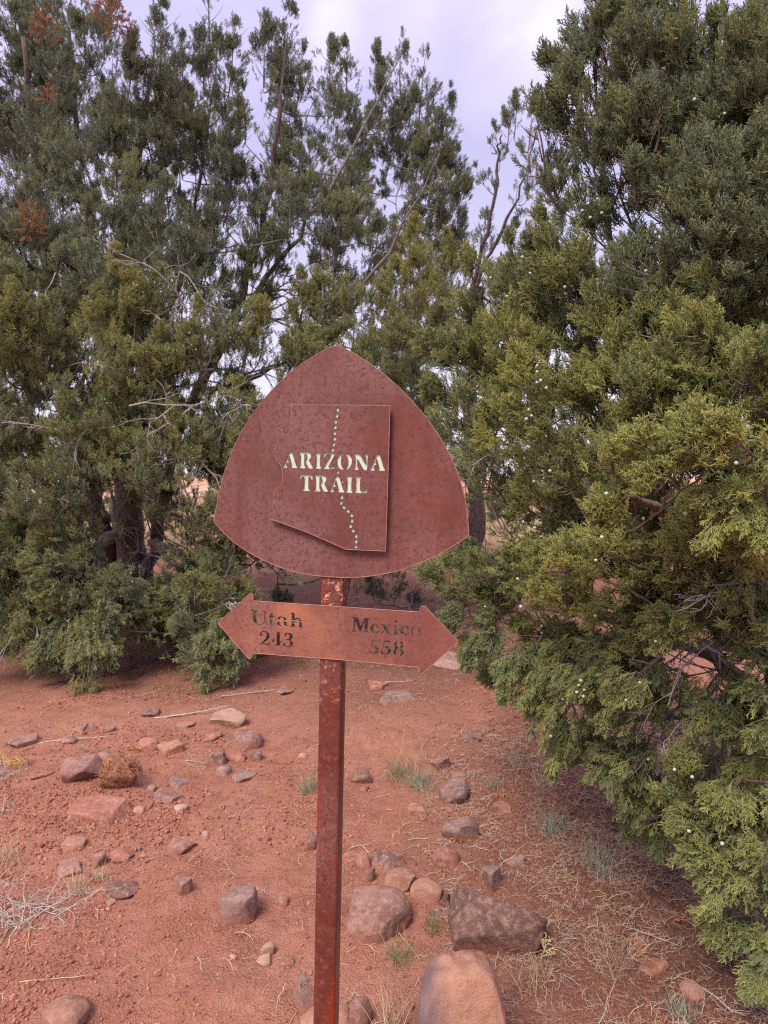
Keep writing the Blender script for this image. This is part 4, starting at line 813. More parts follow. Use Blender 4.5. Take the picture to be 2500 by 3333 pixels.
# loose-topped one in the gap between the two big trees
MT = empty('juniper_tree', (0.85, 8.3, 0)); tag(MT, 'smaller juniper in the gap behind the sign, one thin open shoot against the sky', 'tree')
sk = [limb([np.array([0.85, 8.3, -0.1])] + G((1030, 1150, 8.3), (1010, 850, 8.1), (1040, 620, 8.0)), 0.12, 0.03, MT, M['bark'], 'trunk', 20, 0.02, 10, 51),
      limb(G((1020, 640, 8.0), (1085, 500, 7.6), (1130, 400, 7.4), (1165, 260, 7.3)), 0.022, 0.005, MT, M['bark'], 'limb', 18, 0.015, 8, 52),
      limb(G((1030, 760, 8.1), (940, 620, 7.8), (900, 500, 7.7)), 0.05, 0.01, MT, M['bark'], 'limb', 18, 0.02, 8, 53),
      limb(G((1020, 650, 8.0), (1060, 480, 7.7), (1075, 330, 7.6), (1085, 290, 7.5)), 0.025, 0.006, MT, M['bark'], 'limb', 18, 0.02, 8, 54)]
MC = Crown(33)
for (tu, tv, bu_, bv, Yd, rp, tone, n) in ((1115, 205, 1110, 300, 7.3, 24, 0.30, 60), (1150, 230, 1140, 330, 7.3, 24, 0.28, 60), (1065, 265, 1080, 350, 7.5, 16, 0.26, 34), (1090, 240, 1095, 320, 7.4, 16, 0.26, 36), (1030, 360, 1045, 400, 7.6, 16, 0.26, 26), (1060, 360, 1070, 420, 7.6, 14, 0.26, 24), (1150, 340, 1140, 430, 7.4, 28, 0.30, 60), (1120, 390, 1120, 470, 7.4, 22, 0.30, 40), (1050, 460, 1045, 560, 7.8, 34, 0.30, 70), (1110, 480, 1100, 570, 7.6, 34, 0.34, 70), (1010, 520, 1000, 620, 7.9, 34, 0.34, 80), (1165, 430, 1160, 540, 7.4, 30, 0.4, 70),
                                          (1150, 540, 1150, 640, 7.3, 44, 0.5, 90), (1050, 560, 1060, 680, 7.5, 50, 0.42, 100), (960, 600, 970, 740, 7.6, 50, 0.38, 110), (900, 640, 910, 780, 7.6, 50, 0.34, 110), (1000, 700, 1000, 850, 7.3, 70, 0.36, 160), (850, 780, 860, 900, 7.3, 60, 0.3, 130), (940, 820, 940, 960, 7.2, 60, 0.3, 130), (1040, 850, 1040, 1000, 7.2, 70, 0.34, 150), (900, 950, 900, 1080, 7.2, 60, 0.3, 130), (1000, 1000, 1000, 1130, 7.2, 60, 0.3, 110), (1120, 700, 1120, 850, 7.3, 60, 0.36, 140), (1150, 900, 1150, 1050, 7.3, 60, 0.34, 110), (870, 1230, 850, 1300, 7.4, 44, 0.2, 90), (800, 1250, 810, 1300, 7.6, 34, 0.2, 70), (900, 1260, 890, 1310, 7.4, 34, 0.22, 70),
                                          (815, 1395, 870, 1360, 5.5, 26, 0.05, 130), (850, 1412, 885, 1375, 5.5, 24, 0.05, 130), (875, 1412, 900, 1385, 5.5, 22, 0.05, 110), (800, 1380, 840, 1340, 5.6, 24, 0.08, 110), (880, 1370, 890, 1320, 5.8, 24, 0.10, 100)):
    MC.plume(at(bu_, bv, Yd + 0.1), at(tu, tv, Yd), rp * 1.507 / F * Yd, n, tone, (0.8, 1.2))
MC.attach(np.concatenate(sk), 0.012); MC.build(MIDS, MT, M['bark']); reparent(MT)
# the rest of the stand
back_tree(-5.6, 12.0, 4.6, 2.2, 61, 'dark juniper behind the large left tree, mostly hidden at its left edge', 0.2, 70)
back_tree(3.6, 9.5, 4.4, 1.9, 62, 'juniper behind the near right tree, glimpsed through its branches', 0.3, 60)
back_tree(-1.2, 17.0, 2.9, 1.9, 63, 'low bushy juniper out on the flat behind the sign plate', 0.22, 50)
back_tree(2.2, 21.0, 3.2, 2.2, 64, 'low juniper far off to the right of the sign plate', 0.25, 50)
for k, (x, y, H, W, lb) in enumerate(((-9, 26, 3.4, 2.4, 'small far juniper glimpsed between the trunks of the big left tree'), (-3.6, 30, 3.0, 2.5, 'small far juniper at the left edge of the sign plate, low on the flat'), (4.5, 33, 3.4, 2.7, 'small far juniper in the gap between the sign plate and the near right tree'), (9, 27, 3.6, 2.4, 'small far juniper behind the low branches of the near right tree'))):
    back_tree(x, y, H, W, 80 + k, lb, 0.2, 34, 'distant junipers on the flat', 0.7)

# ------------------------------------------------------------------ rocks
def make_rock(seed, sub, W, D, H, kind):
    rs = np.random.RandomState(seed); v, f = ICO[sub]; v = np.sign(v) * np.abs(v) ** (0.66 if kind == 'boulder' else 0.8); boulder = kind == 'boulder'; kind = 'round' if boulder else kind
    cuts = {'round': 7, 'ang': 10, 'block': 9, 'flat': 9, 'wedge': 9}[kind]
    lo, hi = {'round': (0.72, 0.92), 'ang': (0.38, 0.80), 'block': (0.50, 0.80), 'flat': (0.45, 0.82), 'wedge': (0.28, 0.75)}[kind]
    for k in range(2 if boulder else cuts):
        n = rs.normal(0, 1, 3); n[2] = n[2] * 0.7 if kind != 'flat' else n[2] * 0.35; n /= np.linalg.norm(n); c = rs.uniform(lo, hi)
        e = v @ n - c; v = v - np.clip(e, 0, None)[:, None] * n * (0.985 if kind != 'round' else 0.88)
    if kind in ('block', 'flat'):
        e = v[:, 2] - 0.55; v[:, 2] -= np.clip(e, 0, None) * 0.88
    s = rs.rand(3) * 50
    nz_ = fbm(v[:, 0] * 1.3 + s[0], v[:, 1] * 1.3 + s[1], v[:, 2] * 1.3 + s[2], 5); fine = fbm(v[:, 0] * 6 + s[0], v[:, 1] * 6, v[:, 2] * 6, 3)
    v = v * (1 + (0.05 if kind == 'round' else 0.045) * nz_ + 0.02 * fine)[:, None]
    mx_, mn = v.max(0), v.min(0); v = (v - (mx_ + mn) / 2) / (mx_ - mn) * 2
    return v * np.array([W / 2, D / 2, H / 2]), f
COLS = dict(m=(0.33, 0.165, 0.135), t=(0.44, 0.21, 0.145), d=(0.19, 0.098, 0.084), r=(0.39, 0.150, 0.108), g=(0.27, 0.160, 0.142), p=(0.50, 0.29, 0.22), o=(0.56, 0.27, 0.175))
# u, v(centre), w, h (display px), kind, colour, label
ROCKS = [
 (1006, 2250, 216, 300, 'boulder', 'o', 'large smooth tan boulder with a grey shaded flank, right of the post at the bottom'),
 (1082, 1990, 224, 170, 'ang', 'd', 'large dark purple-brown angular boulder behind the smooth tan one'),
 (816, 1985, 156, 116, 'round', 'm', 'wide rounded mauve boulder touching the right side of the post'),
 (865, 1906, 72, 52, 'block', 't', 'tan five-sided stone just above the wide mauve boulder'),
 (922, 1930, 74, 56, 'round', 't', 'rough tan stone between the five-sided stone and the dark angular boulder'),
 (962, 1947, 30, 44, 'ang', 'd', 'small dark stone with white lichen against the rough tan stone'),
 (943, 1973, 28, 15, 'block', 'd', 'tiny dark brick-shaped stone above the smooth tan boulder'),
 (838, 1866, 86, 42, 'wedge', 'd', 'long dark broken slab right of the post above the five-sided stone'),
 (783, 1862, 34, 40, 'wedge', 't', 'small upright tan wedge leaning on the long dark slab'),
 (797, 1893, 28, 30, 'wedge', 'd', 'small dark leaf-shaped stone below the upright tan wedge'),
 (757, 1856, 44, 26, 'flat', 'r', 'low reddish stone half hidden behind the post beside the upright wedge'),
 (965, 1856, 62, 46, 'round', 'r', 'rounded brown stone up and left of the dark angular boulder'),
 (998, 1796, 86, 64, 'flat', 'g', 'flat oval stone with a bluish-grey stain, above the rounded brown stone'),
 (903, 1752, 46, 26, 'block', 't', 'small tan loaf-shaped stone alone on bare soil right of the post'),
 (668, 1820, 42, 46, 'ang', 'm', 'brown stone peeking out from the left side of the post'),
 (777, 1680, 56, 42, 'wedge', 'd', 'dark split stone standing right of the post at mid ground'),
 (786, 1705, 24, 16, 'block', 'r', 'tiny red stone in front of the dark split stone'),
 (950, 1650, 44, 36, 'ang', 'm', 'brown stone at the right edge of the sage tuft'),
 (990, 1677, 36, 20, 'flat', 'm', 'small flat brown stone between two larger ones right of the sage tuft'),
 (986, 1717, 74, 52, 'flat', 'g', 'flat grey-brown slab below the sage tuft'),
 (1069, 1906, 42, 56, 'flat', 'g', 'lichened oval stone above the dark angular boulder'),
 (1112, 1860, 44, 30, 'ang', 'g', 'grey lichened stone in the needles, highest right of the lichened oval'),
 (857, 1507, 78, 36, 'flat', 'g', 'flat grey stone in the dusty soil under the right arrowhead'),
 (814, 1482, 52, 24, 'flat', 'r', 'faint reddish slab just behind the flat grey stone'),
 (1018, 1594, 54, 22, 'wedge', 'd', 'low dark stone with a pale cap at the left of the near juniper'),
 (1087, 1748, 42, 26, 'flat', 'r', 'flat brick-red stone in the litter right of the grey-brown slab'),
 (655, 2160, 52, 95, 'wedge', 'g', 'upright grey wedge stone at the left foot of the post'),
 (700, 2212, 118, 74, 'round', 't', 'tan boulder cut by the bottom edge behind the post'),
 (778, 2198, 54, 70, 'round', 'm', 'grey-mauve boulder cut by the bottom edge right of the post'),
 (610, 1950, 28, 26, 'round', 't', 'small round tan stone left of the post, right of the grey block'),
 (882, 1887, 26, 22, 'ang', 'm', 'pebble-sized knobbly stone above the long dark slab'),
 (512, 1964, 80, 78, 'block', 'g', 'grey-mauve block standing proud on the bare soil left of the post'),
 (386, 1830, 62, 40, 'ang', 'm', 'brown humped stone alone on the footpath'),
 (297, 1835, 15, 15, 'round', 'm', 'tiny round stone left of the brown humped stone'),
 (253, 1853, 52, 34, 'flat', 'r', 'reddish diamond-shaped slab below the tiny round stone'),
 (150, 1827, 54, 36, 'flat', 't', 'flat pinkish square slab on the left'),
 (140, 1878, 64, 42, 'ang', 'm', 'broken pink-brown slab below the flat pinkish square one'),
 (208, 1862, 26, 34, 'flat', 'm', 'narrow upright slab left of the reddish diamond'),
 (252, 1926, 76, 38, 'ang', 'd', 'long dark pitted stone on the left foreground'),
 (391, 1918, 42, 42, 'block', 'm', 'mauve two-lobed stone between the pitted stone and the grey block'),
 (200, 1760, 136, 52, 'flat', 'r', 'broad low slab with black lichen patches on the left'),
 (160, 1668, 84, 64, 'flat', 'm', 'large flat-faced brown slab left of the rotten stump'),
 (224, 1634, 44, 28, 'ang', 'm', 'brown stone just above the rotten stump'),
 (314, 1610, 48, 36, 'round', 'r', 'rounded reddish stone leaning on the pale flat-topped one'),
 (360, 1617, 68, 34, 'block', 't', 'pale flat-topped stone with a dark undercut'),
 (454, 1592, 44, 24, 'ang', 'r', 'low reddish stone left of the big brown lump'),
 (490, 1556, 84, 44, 'flat', 'p', 'wide stone with a pale crust, farthest of the left stones'),
 (526, 1601, 74, 50, 'round', 'm', 'big brown lump below the pale-crusted stone'),
 (396, 1567, 42, 20, 'flat', 'm', 'low brown stone left of the pale-crusted stone'),
 (172, 1575, 58, 24, 'wedge', 'm', 'long brown wedge under the left juniper skirt'),
 (142, 1599, 38, 20, 'round', 'm', 'small oval stone just below the long brown wedge'),
 (34, 1606, 80, 28, 'flat', 'm', 'grey-brown slab cut by the left edge'),
 (376, 1695, 54, 28, 'flat', 'g', 'greyish slab with a turned-down end, middle of the left stones'),
 (324, 1708, 26, 24, 'round', 'm', 'small round stone left of the greyish slab'),
 (358, 1723, 62, 34, 'ang', 'm', 'two-humped stone below the greyish slab'),
 (296, 1751, 28, 20, 'round', 'p', 'small pale stone right of the broad lichen slab'),
 (388, 1748, 30, 22, 'flat', 'p', 'small pale pink stone under the two-humped stone'),
 (524, 1681, 54, 24, 'block', 'g', 'smooth grey loaf stone below the big brown lump'),
 (480, 1666, 36, 26, 'round', 'g', 'smooth grey stone left of the grey loaf'),
 (467, 1640, 44, 40, 'ang', 'd', 'dark jagged stone splashed with white above the smooth grey one'),
 (508, 1637, 42, 24, 'round', 'r', 'tan-red stone right of the dark jagged one'),
 (552, 1636, 30, 26, 'flat', 'd', 'dark flat stone below right of the big brown lump'),
 (232, 1577, 26, 15, 'flat', 'm', 'small brown stone right of the long brown wedge'),
 (576, 2056, 34, 34, 'wedge', 'p', 'pointed cream-tan stone in the cracked soil left of the post'),
 (566, 2078, 40, 28, 'flat', 'p', 'pale pink flat stone just below the pointed cream one'),
 (620, 2083, 32, 22, 'flat', 'r', 'half-buried red stone between the pink flat stone and the post'),
 (124, 2200, 104, 80, 'round', 't', 'tan boulder cut by the bottom edge at far left'),
 (502, 2069, 18, 16, 'round', 'p', 'tiny pale stone left of the pink flat stone'),
 (444, 1808, 20, 20, 'flat', 'p', 'pale disc set flush in the footpath'),
 (84, 1678, 38, 20, 'flat', 'r', 'red half-buried stone left of the large brown slab'),
 (234, 1951, 26, 16, 'flat', 'p', 'small pinkish stone under the dark pitted stone'),
 (1503, 2142, 52, 42, 'round', 'm', 'round brown stone in the needles at the lower right'),
 (1415, 2096, 92, 30, 'flat', 'r', 'buried red slab left of the round brown stone'),
 (1285, 1599, 26, 14, 'round', 'm', 'small brown stone glimpsed under the near juniper'),
 (972, 1430, 104, 34, 'flat', 'g', 'grey-brown slab behind the tip of the right arrowhead'),
 (316, 1542, 52, 16, 'flat', 'd', 'dark flush stone in the shade of the left juniper'),
 (610, 1556 - 60, 46, 18, 'flat', 'g', 'dull grey stone left of the post near the left juniper skirt'),
 (652, 1634, 20, 16, 'round', 'p', 'small pale round stone above the green grass tuft'),
]
for i, (u, v, w, h, kind, cc, label) in enumerate(ROCKS):
    g0 = ground_at(u, v + h * 0.42); dist = g0[1]; dep = math.atan2(CAM_H - g0[2], dist); mpp = 1.507 / F * math.hypot(dist, 0) * math.cos(0)
    W = w * mpp; A = h * mpp * math.cos(dep) * 1.0
    D = W * {'boulder': 1.05, 'round': 0.95, 'ang': 0.85, 'block': 0.85, 'flat': 1.1, 'wedge': 0.75}[kind]
    A = h * mpp * 1.02
    if D * math.sin(dep) > A * 0.9: D = A * 0.9 / math.sin(dep)
    H = max((A - D * math.sin(dep) * 0.75) / math.cos(dep), 0.16 * W)
    bur = 0.7 if kind != 'flat' else 0.9
    sub = 5 if w > 100 else 4 if w > 34 else 3
    vv, ff = make_rock(900 + i * 7, sub, W, D, H * (1 + bur), kind)
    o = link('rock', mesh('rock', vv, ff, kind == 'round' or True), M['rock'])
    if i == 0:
        m2 = M['rock'].copy(); m2.name = 'stained_shaded_stone'; t = m2.node_tree; b = next(x for x in t.nodes if x.type == 'BSDF_PRINCIPLED'); src_ = b.inputs['Base Color'].links[0].from_socket  # varnish stain plus the flank's shade painted into the left side
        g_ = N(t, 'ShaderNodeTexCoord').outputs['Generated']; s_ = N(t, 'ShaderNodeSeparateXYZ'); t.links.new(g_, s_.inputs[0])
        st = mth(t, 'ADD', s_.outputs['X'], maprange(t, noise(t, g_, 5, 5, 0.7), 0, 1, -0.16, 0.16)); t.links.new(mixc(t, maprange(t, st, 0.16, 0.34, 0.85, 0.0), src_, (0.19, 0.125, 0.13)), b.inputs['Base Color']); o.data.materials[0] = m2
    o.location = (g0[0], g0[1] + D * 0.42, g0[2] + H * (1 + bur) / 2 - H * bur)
    o.rotation_euler = (rnd.uniform(-0.12, 0.12), rnd.uniform(-0.12, 0.12), 0)
    c_ = COLS[cc]; j = rnd.uniform(0.80, 1.0); o.color = (c_[0] * j, c_[1] * j, c_[2] * j, 1)
    tag(o, label, 'rock' if w < 100 else 'boulder', 'stones scattered on the red soil')

# ------------------------------------------------------------------ ground cover: clods, gravel, twig litter, fallen berries
def gnormpts(n, rs, uvbox, fn=None, bias=1.0):
    """scatter on the ground over the area in plan"""
    x0, x1, y0, y1 = uvbox; out_ = []
    while len(out_) < n:
        m_ = n * 2; x = rs.uniform(x0, x1, m_); y = y0 + (y1 - y0) * rs.rand(m_) ** bias
        p = rs.rand(m_) < (fn(x, y) if fn else 1.0); out_ += list(zip(x[p], y[p]))
    a = np.array(out_[:n]); return np.stack([a[:, 0], a[:, 1], gh(a[:, 0], a[:, 1])], 1)
rs = np.random.RandomState(77)
def src_clod(seed, m, flat=0.75):
    v, f = ICO[1]; v = v * (1 + 0.28 * fbm(v[:, 0] * 2 + seed, v[:, 1] * 2, v[:, 2] * 2, 2))[:, None] * np.array([1, 1, flat]); me = mesh('clod', v, f, False); me.materials.append(m); return bpy.data.objects.new('clod', me)
CL = [src_clod(k * 3.1, M['clod']) for k in range(4)]
clump = lambda x, y: np.clip(0.35 + 0.9 * vn(x * 2.3 + 7, y * 2.3) , 0.05, 1) * np.where((np.abs(x + 0.55 - 0.12 * (y - 3)) < 0.35), 0.35, 1.0)
lit = lambda x, y: np.clip(1.25 - np.hypot((x - 1.5) / 1.25, (y - 2.6) / 1.9), 0, 1) ** 0.6 * (0.4 + 0.6 * (vn(x * 5, y * 5) > -0.2))
n = 120000; p = gnormpts(n, rs, (-2.3, 2.4, 1.35, 6.5), clump, 1.6)
s = 0.0016 + 0.0060 * rs.rand(n) ** 3 + (rs.rand(n) < 0.02) * rs.uniform(0.002, 0.006, n); p[:, 2] += s * 0.2
instancer('soil_clods', p, rs.uniform(0, 6.28, (n, 3)), s, np.maximum(duff_shade_mask(p[:, 0], p[:, 1]), lit(p[:, 0], p[:, 1])) * 0.8, rs.randint(0, 4, n), CL)
GR = [src_clod(50 + k * 2.7, M['clod'], 0.7) for k in range(3)]
n = 4500; p = gnormpts(n, rs, (-2.6, 2.4, 1.4, 7.0), clump, 1.3); s = 0.004 + 0.009 * rs.rand(n) ** 2.5; p[:, 2] += s * 0.15
instancer('gravel', p, rs.uniform(0, 6.28, (n, 3)), s, np.maximum(duff_shade_mask(p[:, 0], p[:, 1]), lit(p[:, 0], p[:, 1])) * 0.7, rs.randint(0, 3, n), GR)
def src_twig(seed, m, L, r, wob=0.35, n=6, branch=0):
    q = np.random.RandomState(seed); T = Tubes(); pts = wander((0, 0, 0), (1, 0, 0.0), L, n, wob, q); pts[:, 2] = np.abs(pts[:, 2]) * 0.35; T.add(pts, np.linspace(r, r * 0.6, n + 1), 3)
    for b in range(branch):
        i = q.randint(1, n); w = wander(pts[i], (q.uniform(0.3, 1), q.uniform(-1, 1), 0.1), L * 0.35, 3, 0.3, q); w[:, 2] = np.abs(w[:, 2]) * 0.5; T.add(w, np.linspace(r * 0.7, r * 0.4, 4), 3)
    me = T.mesh('litter_twig', False); me.materials.append(m); return bpy.data.objects.new('litter_twig', me)
M['rl'] = plain('rusty_litter', (0.40, 0.20, 0.13), 0.8)
TW = [src_twig(1, M['straw'], 0.035, 0.0007), src_twig(2, M['straw'], 0.05, 0.0008, 0.3, 6, 2), src_twig(3, M['greytwig'], 0.06, 0.0009, 0.25, 6, 2), src_twig(4, M['straw'], 0.025, 0.0009, 0.45), src_twig(5, M['drygrass'], 0.06, 0.0007, 0.2), src_twig(6, M['rl'], 0.03, 0.0008, 0.4, 6, 4)]
n = 34000; p = gnormpts(n, rs, (0.2, 2.6, 1.35, 4.6), lit, 1.15); r_ = np.stack([rs.normal(0, 0.12, n), rs.normal(0, 0.15, n), rs.uniform(0, 6.28, n)], 1); p[:, 2] += 0.0015 + rs.rand(n) * 0.006
instancer('twig_litter', p, r_, rs.uniform(0.5, 1.25, n), np.zeros(n), rs.randint(0, 6, n), TW)
lit2 = lambda x, y: np.maximum(np.clip(duff_shade_mask(x, y), 0, 1), 0.30 + 0.4 * (vn(x * 3 + 9, y * 3) > 0.25))
n = 15000; p = gnormpts(n, rs, (-4.2, 3, 1.4, 8.5), lit2, 1.0); r_ = np.stack([rs.normal(0, 0.12, n), rs.normal(0, 0.15, n), rs.uniform(0, 6.28, n)], 1); p[:, 2] += 0.002
instancer('twig_litter', p, r_, rs.uniform(0.6, 1.8, n), np.zeros(n), rs.randint(0, 6, n), TW)
fb = mesh('fallen_berry', ICO[1][0] * 0.0028, ICO[1][1]); fb.materials.append(M['pale']); fbo = bpy.data.objects.new('fallen_berry', fb)
n = 900; p = gnormpts(n, rs, (-3.6, 2.4, 1.6, 7.5), lambda x, y: np.clip((y - 3.2) / 2.0, 0.0, 1) * (0.3 + 0.7 * (vn(x * 2, y * 2 + 5) > -0.1)), 1.0); p[:, 2] += 0.003
instancer('fallen_berries', p, np.zeros((n, 3)), rs.uniform(0.5, 1.3, n), np.zeros(n), np.zeros(n), [fbo])
# dry grass out on the far flat
def src_tuft(seed, m, n=22, H=0.22, W=0.10, r=0.0016, k=4):
    q = np.random.RandomState(seed); T = Tubes()
    for _ in range(n):
        a = q.uniform(0, 6.28); l = H * q.uniform(0.5, 1.0); sp_ = q.uniform(0.1, 0.75)
        T.add(wander((q.normal(0, W * 0.18), q.normal(0, W * 0.18), -0.004), (math.cos(a) * sp_, math.sin(a) * sp_, 1), l, k, 0.10, q, -0.04), np.linspace(r, r * 0.3, k + 1), 3)
    return T.mesh('grass_blades', False)
FG = []
for k in range(3):
    me = src_tuft(k, M['drygrass'], 26, 0.26, 0.3, 0.004, 2); me.materials.append(M['drygrass']); FG.append(bpy.data.objects.new('far_tuft', me))
n = 5000; x = rs.uniform(-12, 12, n); y = 10.5 + 26 * rs.rand(n) ** 1.5; ok = vn(x * 0.4, y * 0.25) > -0.15; x, y = x[ok], y[ok]; n = len(x)
instancer('dry_grass', np.stack([x, y, gh_soft(x, y)], 1), np.stack([np.zeros(n), np.zeros(n), rs.uniform(0, 6.28, n)], 1), rs.uniform(0.7, 1.5, n), np.zeros(n), rs.randint(0, 3, n), FG)

# ------------------------------------------------------------------ small plants and debris, one by one
def put(o, u, v, dz=0.0):
    g0 = ground_at(u, v); o.location = (g0[0], g0[1], float(gh(g0[0], g0[1])) + dz); return o
def tuft(u, v, H, W, n, m, label, name='grass_tuft', cat='grass tuft', seed=0, r=0.0011, extra=None):
    t = put(empty(name), u, v); tag(t, label, cat)
    link('blades', src_tuft(seed, m, n, H, W, r, 6), m, t)
    if extra:
        for (mm, nn, hh, rr) in extra: link('stems', src_tuft(seed + 9, mm, nn, hh, W, rr, 7), mm, t)
    return t
tuft(668, 1712, 0.13, 0.12, 46, M['sage'], 'small green grass tuft just left of the post', seed=1, extra=[(M['grass'], 30, 0.17, 0.0010), (M['drygrass'], 3, 0.24, 0.0008)])
tuft(905, 1700, 0.11, 0.22, 90, M['sage'], 'sage-grey tuft with long dry stems right of the post', seed=2, extra=[(M['drygrass'], 16, 0.34, 0.0009), (M['grass'], 36, 0.16, 0.0010)])
tuft(862, 1680, 0.15, 0.20, 80, M['grass'], 'green tuft behind and left of the sage-grey one', seed=3, extra=[(M['drygrass'], 14, 0.36, 0.0009)])
tuft(1062, 1705, 0.10, 0.10, 30, M['sage'], 'tiny sage tuft right of the grey-brown slab', seed=4, extra=[(M['straw'], 10, 0.2, 0.0008)])
tuft(214, 1900, 0.07, 0.06, 30, M['drygrass'], 'little dry tuft above the dark pitted stone', seed=5, extra=[(M['sage'], 10, 0.06, 0.0009)])
tuft(165, 1930, 0.13, 0.12, 34, M['drygrass'], 'flattened dry grass beside the dead grey shrub', seed=6, extra=[(M['sage'], 14, 0.08, 0.0009)])
tuft(1120, 1655, 0.14, 0.14, 30, M['sage'], 'thin grass tuft at the left edge of the near juniper', seed=7, extra=[(M['drygrass'], 10, 0.26, 0.0008)])
tuft(860, 2075, 0.09, 0.16, 70, M['grass'], 'low green weed in front of the wide mauve boulder', seed=8, extra=[(M['straw'], 14, 0.12, 0.0008)])
tuft(935, 2010, 0.07, 0.10, 40, M['grass'], 'green weed between the smooth tan and mauve boulders', seed=9)
tuft(1330, 2110, 0.24, 0.12, 34, M['straw'], 'upright thin dry stems at the lower right', seed=10, r=0.0008)
tuft(845, 2215, 0.16, 0.08, 26, M['drygrass'], 'pale grass at the bottom edge left of the smooth tan boulder', seed=11)
tuft(1200, 1800, 0.14, 0.22, 60, M['sage'], 'straggly grey-green weed under the near juniper, upper of two', seed=12, extra=[(M['greytwig'], 24, 0.2, 0.0010)])
tuft(1290, 1880, 0.16, 0.22, 50, M['sage'], 'straggly grey-green weed under the near juniper, lower of two', seed=13, extra=[(M['greytwig'], 30, 0.22, 0.0010)])
tuft(1180, 1700, 0.12, 0.2, 50, M['greytwig'], 'bare grey stems in the litter beside the near juniper', seed=14)
tuft(1150, 2130, 0.12, 0.16, 40, M['straw'], 'dry brown weed right of the smooth tan boulder', seed=15, extra=[(M['grass'], 12, 0.08, 0.0009)])
tuft(5, 1870, 0.16, 0.24, 60, M['drygrass'], 'dry straw clump at the left edge above the dead grey shrub', seed=16)
tuft(1470, 2200, 0.10, 0.14, 40, M['sage'], 'small dull weed near the bottom right edge', seed=17)

def scrub(u, v, W, H, n, m, label, seed, name='dead_shrub', cat='dead shrub', r=0.0025, wob=0.35):
    q = np.random.RandomState(seed); T = Tubes()
    for _ in range(n):
        a = q.uniform(0, 6.28); d = (math.cos(a), math.sin(a), q.uniform(0.0, 0.7)); p0 = (q.normal(0, W * 0.15), q.normal(0, W * 0.12), q.uniform(0, 0.01))
        pts = wander(p0, d, W * q.uniform(0.3, 0.62), 8, wob, q, -0.05); pts[:, 2] = np.clip(pts[:, 2], 0.001, H); T.add(pts, np.linspace(r * q.uniform(0.5, 1), r * 0.25, 9), 4)
        for _k in range(2):
            i = q.randint(2, 8); w = wander(pts[i], q.normal(0, 1, 3), W * 0.15, 4, wob, q); w[:, 2] = np.clip(w[:, 2], 0.001, H); T.add(w, np.linspace(r * 0.4, r * 0.15, 5), 3)
    o = put(link(name, T.mesh(name), m), u, v); tag(o, label, cat); return o
scrub(45, 1985, 0.42, 0.11, 60, M['greytwig'], 'tangled dead grey shrub lying at the left edge', 1)
scrub(-5, 1760, 0.22, 0.07, 16, M['greytwig'], 'small pale dead shrub at the left edge above the straw clump', 2)
scrub(0, 1675, 0.30, 0.09, 24, M['greytwig'], 'pale twiggy shrub cut by the left edge near the yellow sprig', 3)
scrub(1150, 2090, 0.26, 0.03, 30, M['straw'], 'mat of fine dry twigs under the cream sprig', 4, 'twig_mat', 'twigs', 0.0012)
scrub(420, 1650, 0.24, 0.04, 7, M['greytwig'], 'few pale broken twigs left of the dark jagged stone', 5, 'twig_pile', 'twigs', 0.0028, 0.15)

def sprig(u, v, m, label, L, seed, rot=(0, 0, 0), name='juniper_sprig', r=0.0013):
    s_ = make_spray(name, seed, L, r, 8, 4, 4, 0.35, m, 1.1); COL.objects.link(s_); s_.rotation_euler = rot; put(s_, u, v, 0.006); tag(s_, label, 'sprig'); return s_
sprig(1168, 2075, M['cream'], 'cream coloured sprig standing against the dark angular boulder', 0.085, 31, (0.2, 0.35, 0))
sprig(1378, 2075, M['rsprig'], 'orange-brown dead sprig standing at the lower right', 0.065, 32, (0.2, -0.1, 0), r=0.0012)
sprig(40, 1645, M['yellow'], 'bright yellow sprig on the soil, left of two', 0.16, 33, (1.3, 0.3, -0.9), r=0.0030)
sprig(75, 1645, M['yellow'], 'bright yellow sprig on the soil, right of two', 0.15, 34, (1.2, 0.9, -0.6), r=0.0024)
sprig(1020, 1812, M['rsprig'], 'rusty sprig lying above the flat oval stone', 0.10, 35, (1.35, 0.5, -1.0))
sprig(285, 1615, M['rsprig'], 'rusty sprig beside the rounded reddish stone', 0.10, 36, (1.4, 0.4, 0.4), r=0.002)
sprig(1085, 1715, M['rsprig'], 'rusty sprig near the tiny sage tuft', 0.08, 37, (1.4, 0.2, -0.5))
sprig(1470, 1985, M['rsprig'], 'small orange sprig in the needles under the near juniper', 0.05, 38, (1.2, 0.2, -0.8))
def stick(u, v, L, ang, m, label, seed, r=0.003, wob=0.12, br=1):
    q = np.random.RandomState(seed); T = Tubes(); pts = wander((0, 0, 0), (math.cos(ang), math.sin(ang), 0), L, 9, wob, q); pts[:, 2] = r + np.abs(pts[:, 2]) * 0.1; pts[:, :2] -= pts[:, :2].mean(0)
    T.add(pts, np.linspace(r, r * 0.45, 10), 6)
    for _ in range(br):
        i = q.randint(3, 8); w = wander(pts[i], (math.cos(ang + q.choice([-0.7, 0.7])), math.sin(ang + 0.7), 0.05), L * 0.25, 4, wob, q); w[:, 2] = r + np.abs(w[:, 2] - r) * 0.2; T.add(w, np.linspace(r * 0.6, r * 0.3, 5), 5)
    o = put(link('stick', T.mesh('stick'), m), u, v); tag(o, label, 'stick', 'sticks lying on the soil'); return o
stick(424, 1543, 0.55, 0.35, M['greytwig'], 'long pale stick under the left juniper', 1, 0.006)
stick(160, 1600, 0.4, 0.6, M['greytwig'], 'thin grey stick by the long brown wedge', 2, 0.004)
stick(105, 2118, 0.26, 0.25, M['drygrass'], 'pale curved stick in the lower left foreground', 3, 0.0022, 0.16)
stick(60, 2040, 0.16, -1.2, M['rsprig'], 'reddish twig below the dead grey shrub', 4, 0.003, 0.2)
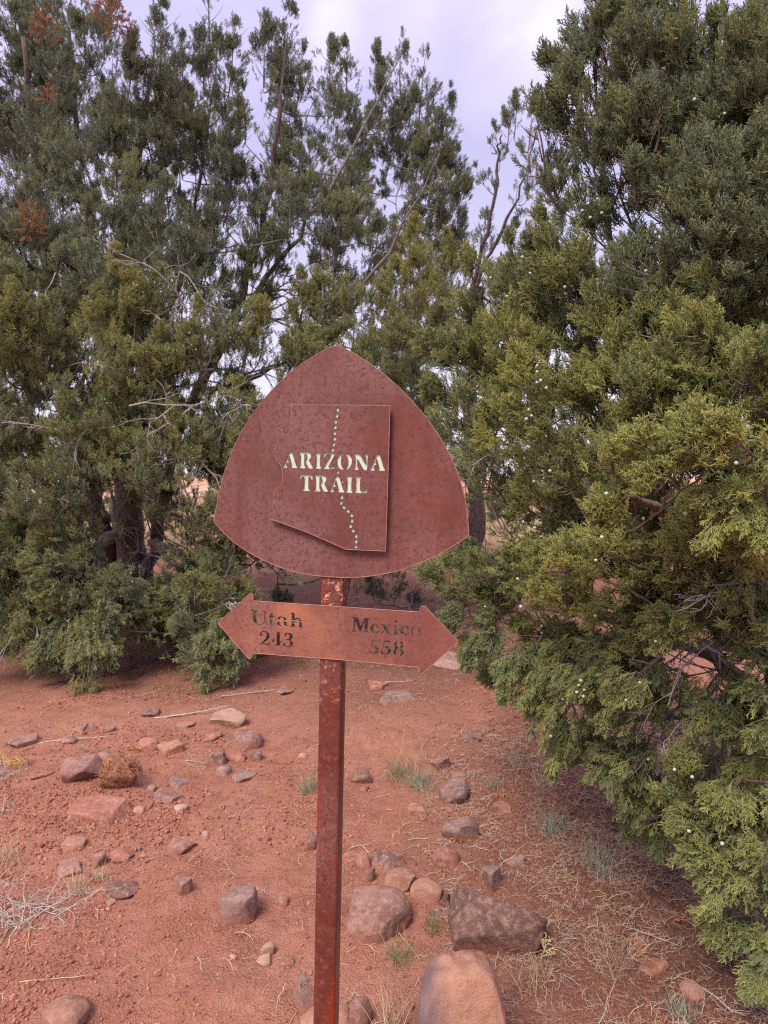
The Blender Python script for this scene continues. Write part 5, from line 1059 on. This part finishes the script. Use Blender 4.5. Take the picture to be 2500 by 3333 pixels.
stick(3, 2030, 0.2, 1.5, M['drygrass'], 'thin straw at the very left edge', 5, 0.0018)
stick(1310, 2175, 0.30, 1.0, M['greytwig'], 'long grey straw slanting at the bottom right', 6, 0.0022, 0.06)
stick(520, 1990, 0.09, 0.5, M['drygrass'], 'short pale straw at the foot of the grey-mauve block', 7, 0.0020)
stick(882, 2045, 0.16, -1.1, M['drygrass'], 'pale straw lying between the boulders', 8, 0.0018, 0.05)
stick(880, 1800, 0.035, -0.3, M['drygrass'], 'short thick pale twig bit, lower of two right of the post', 9, 0.003, 0.05, 0)
stick(842, 1752, 0.035, -0.2, M['drygrass'], 'short thick pale twig bit, upper of two right of the post', 10, 0.003, 0.05, 0)
stick(790, 1838, 0.08, -0.9, M['drygrass'], 'forked pale twig behind the long dark slab', 11, 0.0025)
stick(850, 1475, 0.35, 0.2, M['greytwig'], 'pale branching stick right of the post near the right arrowhead', 12, 0.004, 0.2, 2)
stick(540, 1560 - 60, 0.4, 0.1, M['greytwig'], 'grey stick at the foot of the left juniper skirt near the post', 13, 0.004, 0.15, 2)
stick(640, 2190, 0.16, 1.3, M['drygrass'], 'pale straw left of the upright grey wedge', 14, 0.0016, 0.06, 0)
stick(1390, 2020, 0.24, -0.5, M['greytwig'], 'grey twig lying in the needles at right', 15, 0.0022, 0.12, 2)
stick(1560, 2170, 0.18, -0.7, M['greytwig'], 'grey twig right of the round brown stone', 16, 0.0025, 0.2, 2)
# rotten stump chunk
vv, ff = make_rock(5555, 4, 0.20, 0.17, 0.15, 'ang'); nn = fbm(vv[:, 0] * 60, vv[:, 1] * 60, vv[:, 2] * 18, 3); vv = vv * (1 + 0.14 * nn)[:, None]
st_ = put(empty('rotten_stump'), 246, 1712); tag(st_, 'rotten orange-brown stump chunk with splintered fibres among the left stones', 'stump')
so2 = link('core', mesh('core', vv, ff), M['punk'], st_); so2.location = (0, 0.08, 0.06)
T = Tubes(); q = np.random.RandomState(9)
for _ in range(260):
    d = q.normal(0, 1, 3); d[2] = abs(d[2]) * 0.8; d /= np.linalg.norm(d); p0 = d * np.array([0.10, 0.09, 0.08]) * 0.9 + (0, 0.08, 0.05); T.add(wander(p0, d + q.normal(0, 0.9, 3), q.uniform(0.015, 0.05), 3, 0.2, q), [0.0028, 0.0024, 0.0018, 0.001], 3)
link('fibres', T.mesh('fibres'), M['punk'], st_)['kind'] = 'stuff'
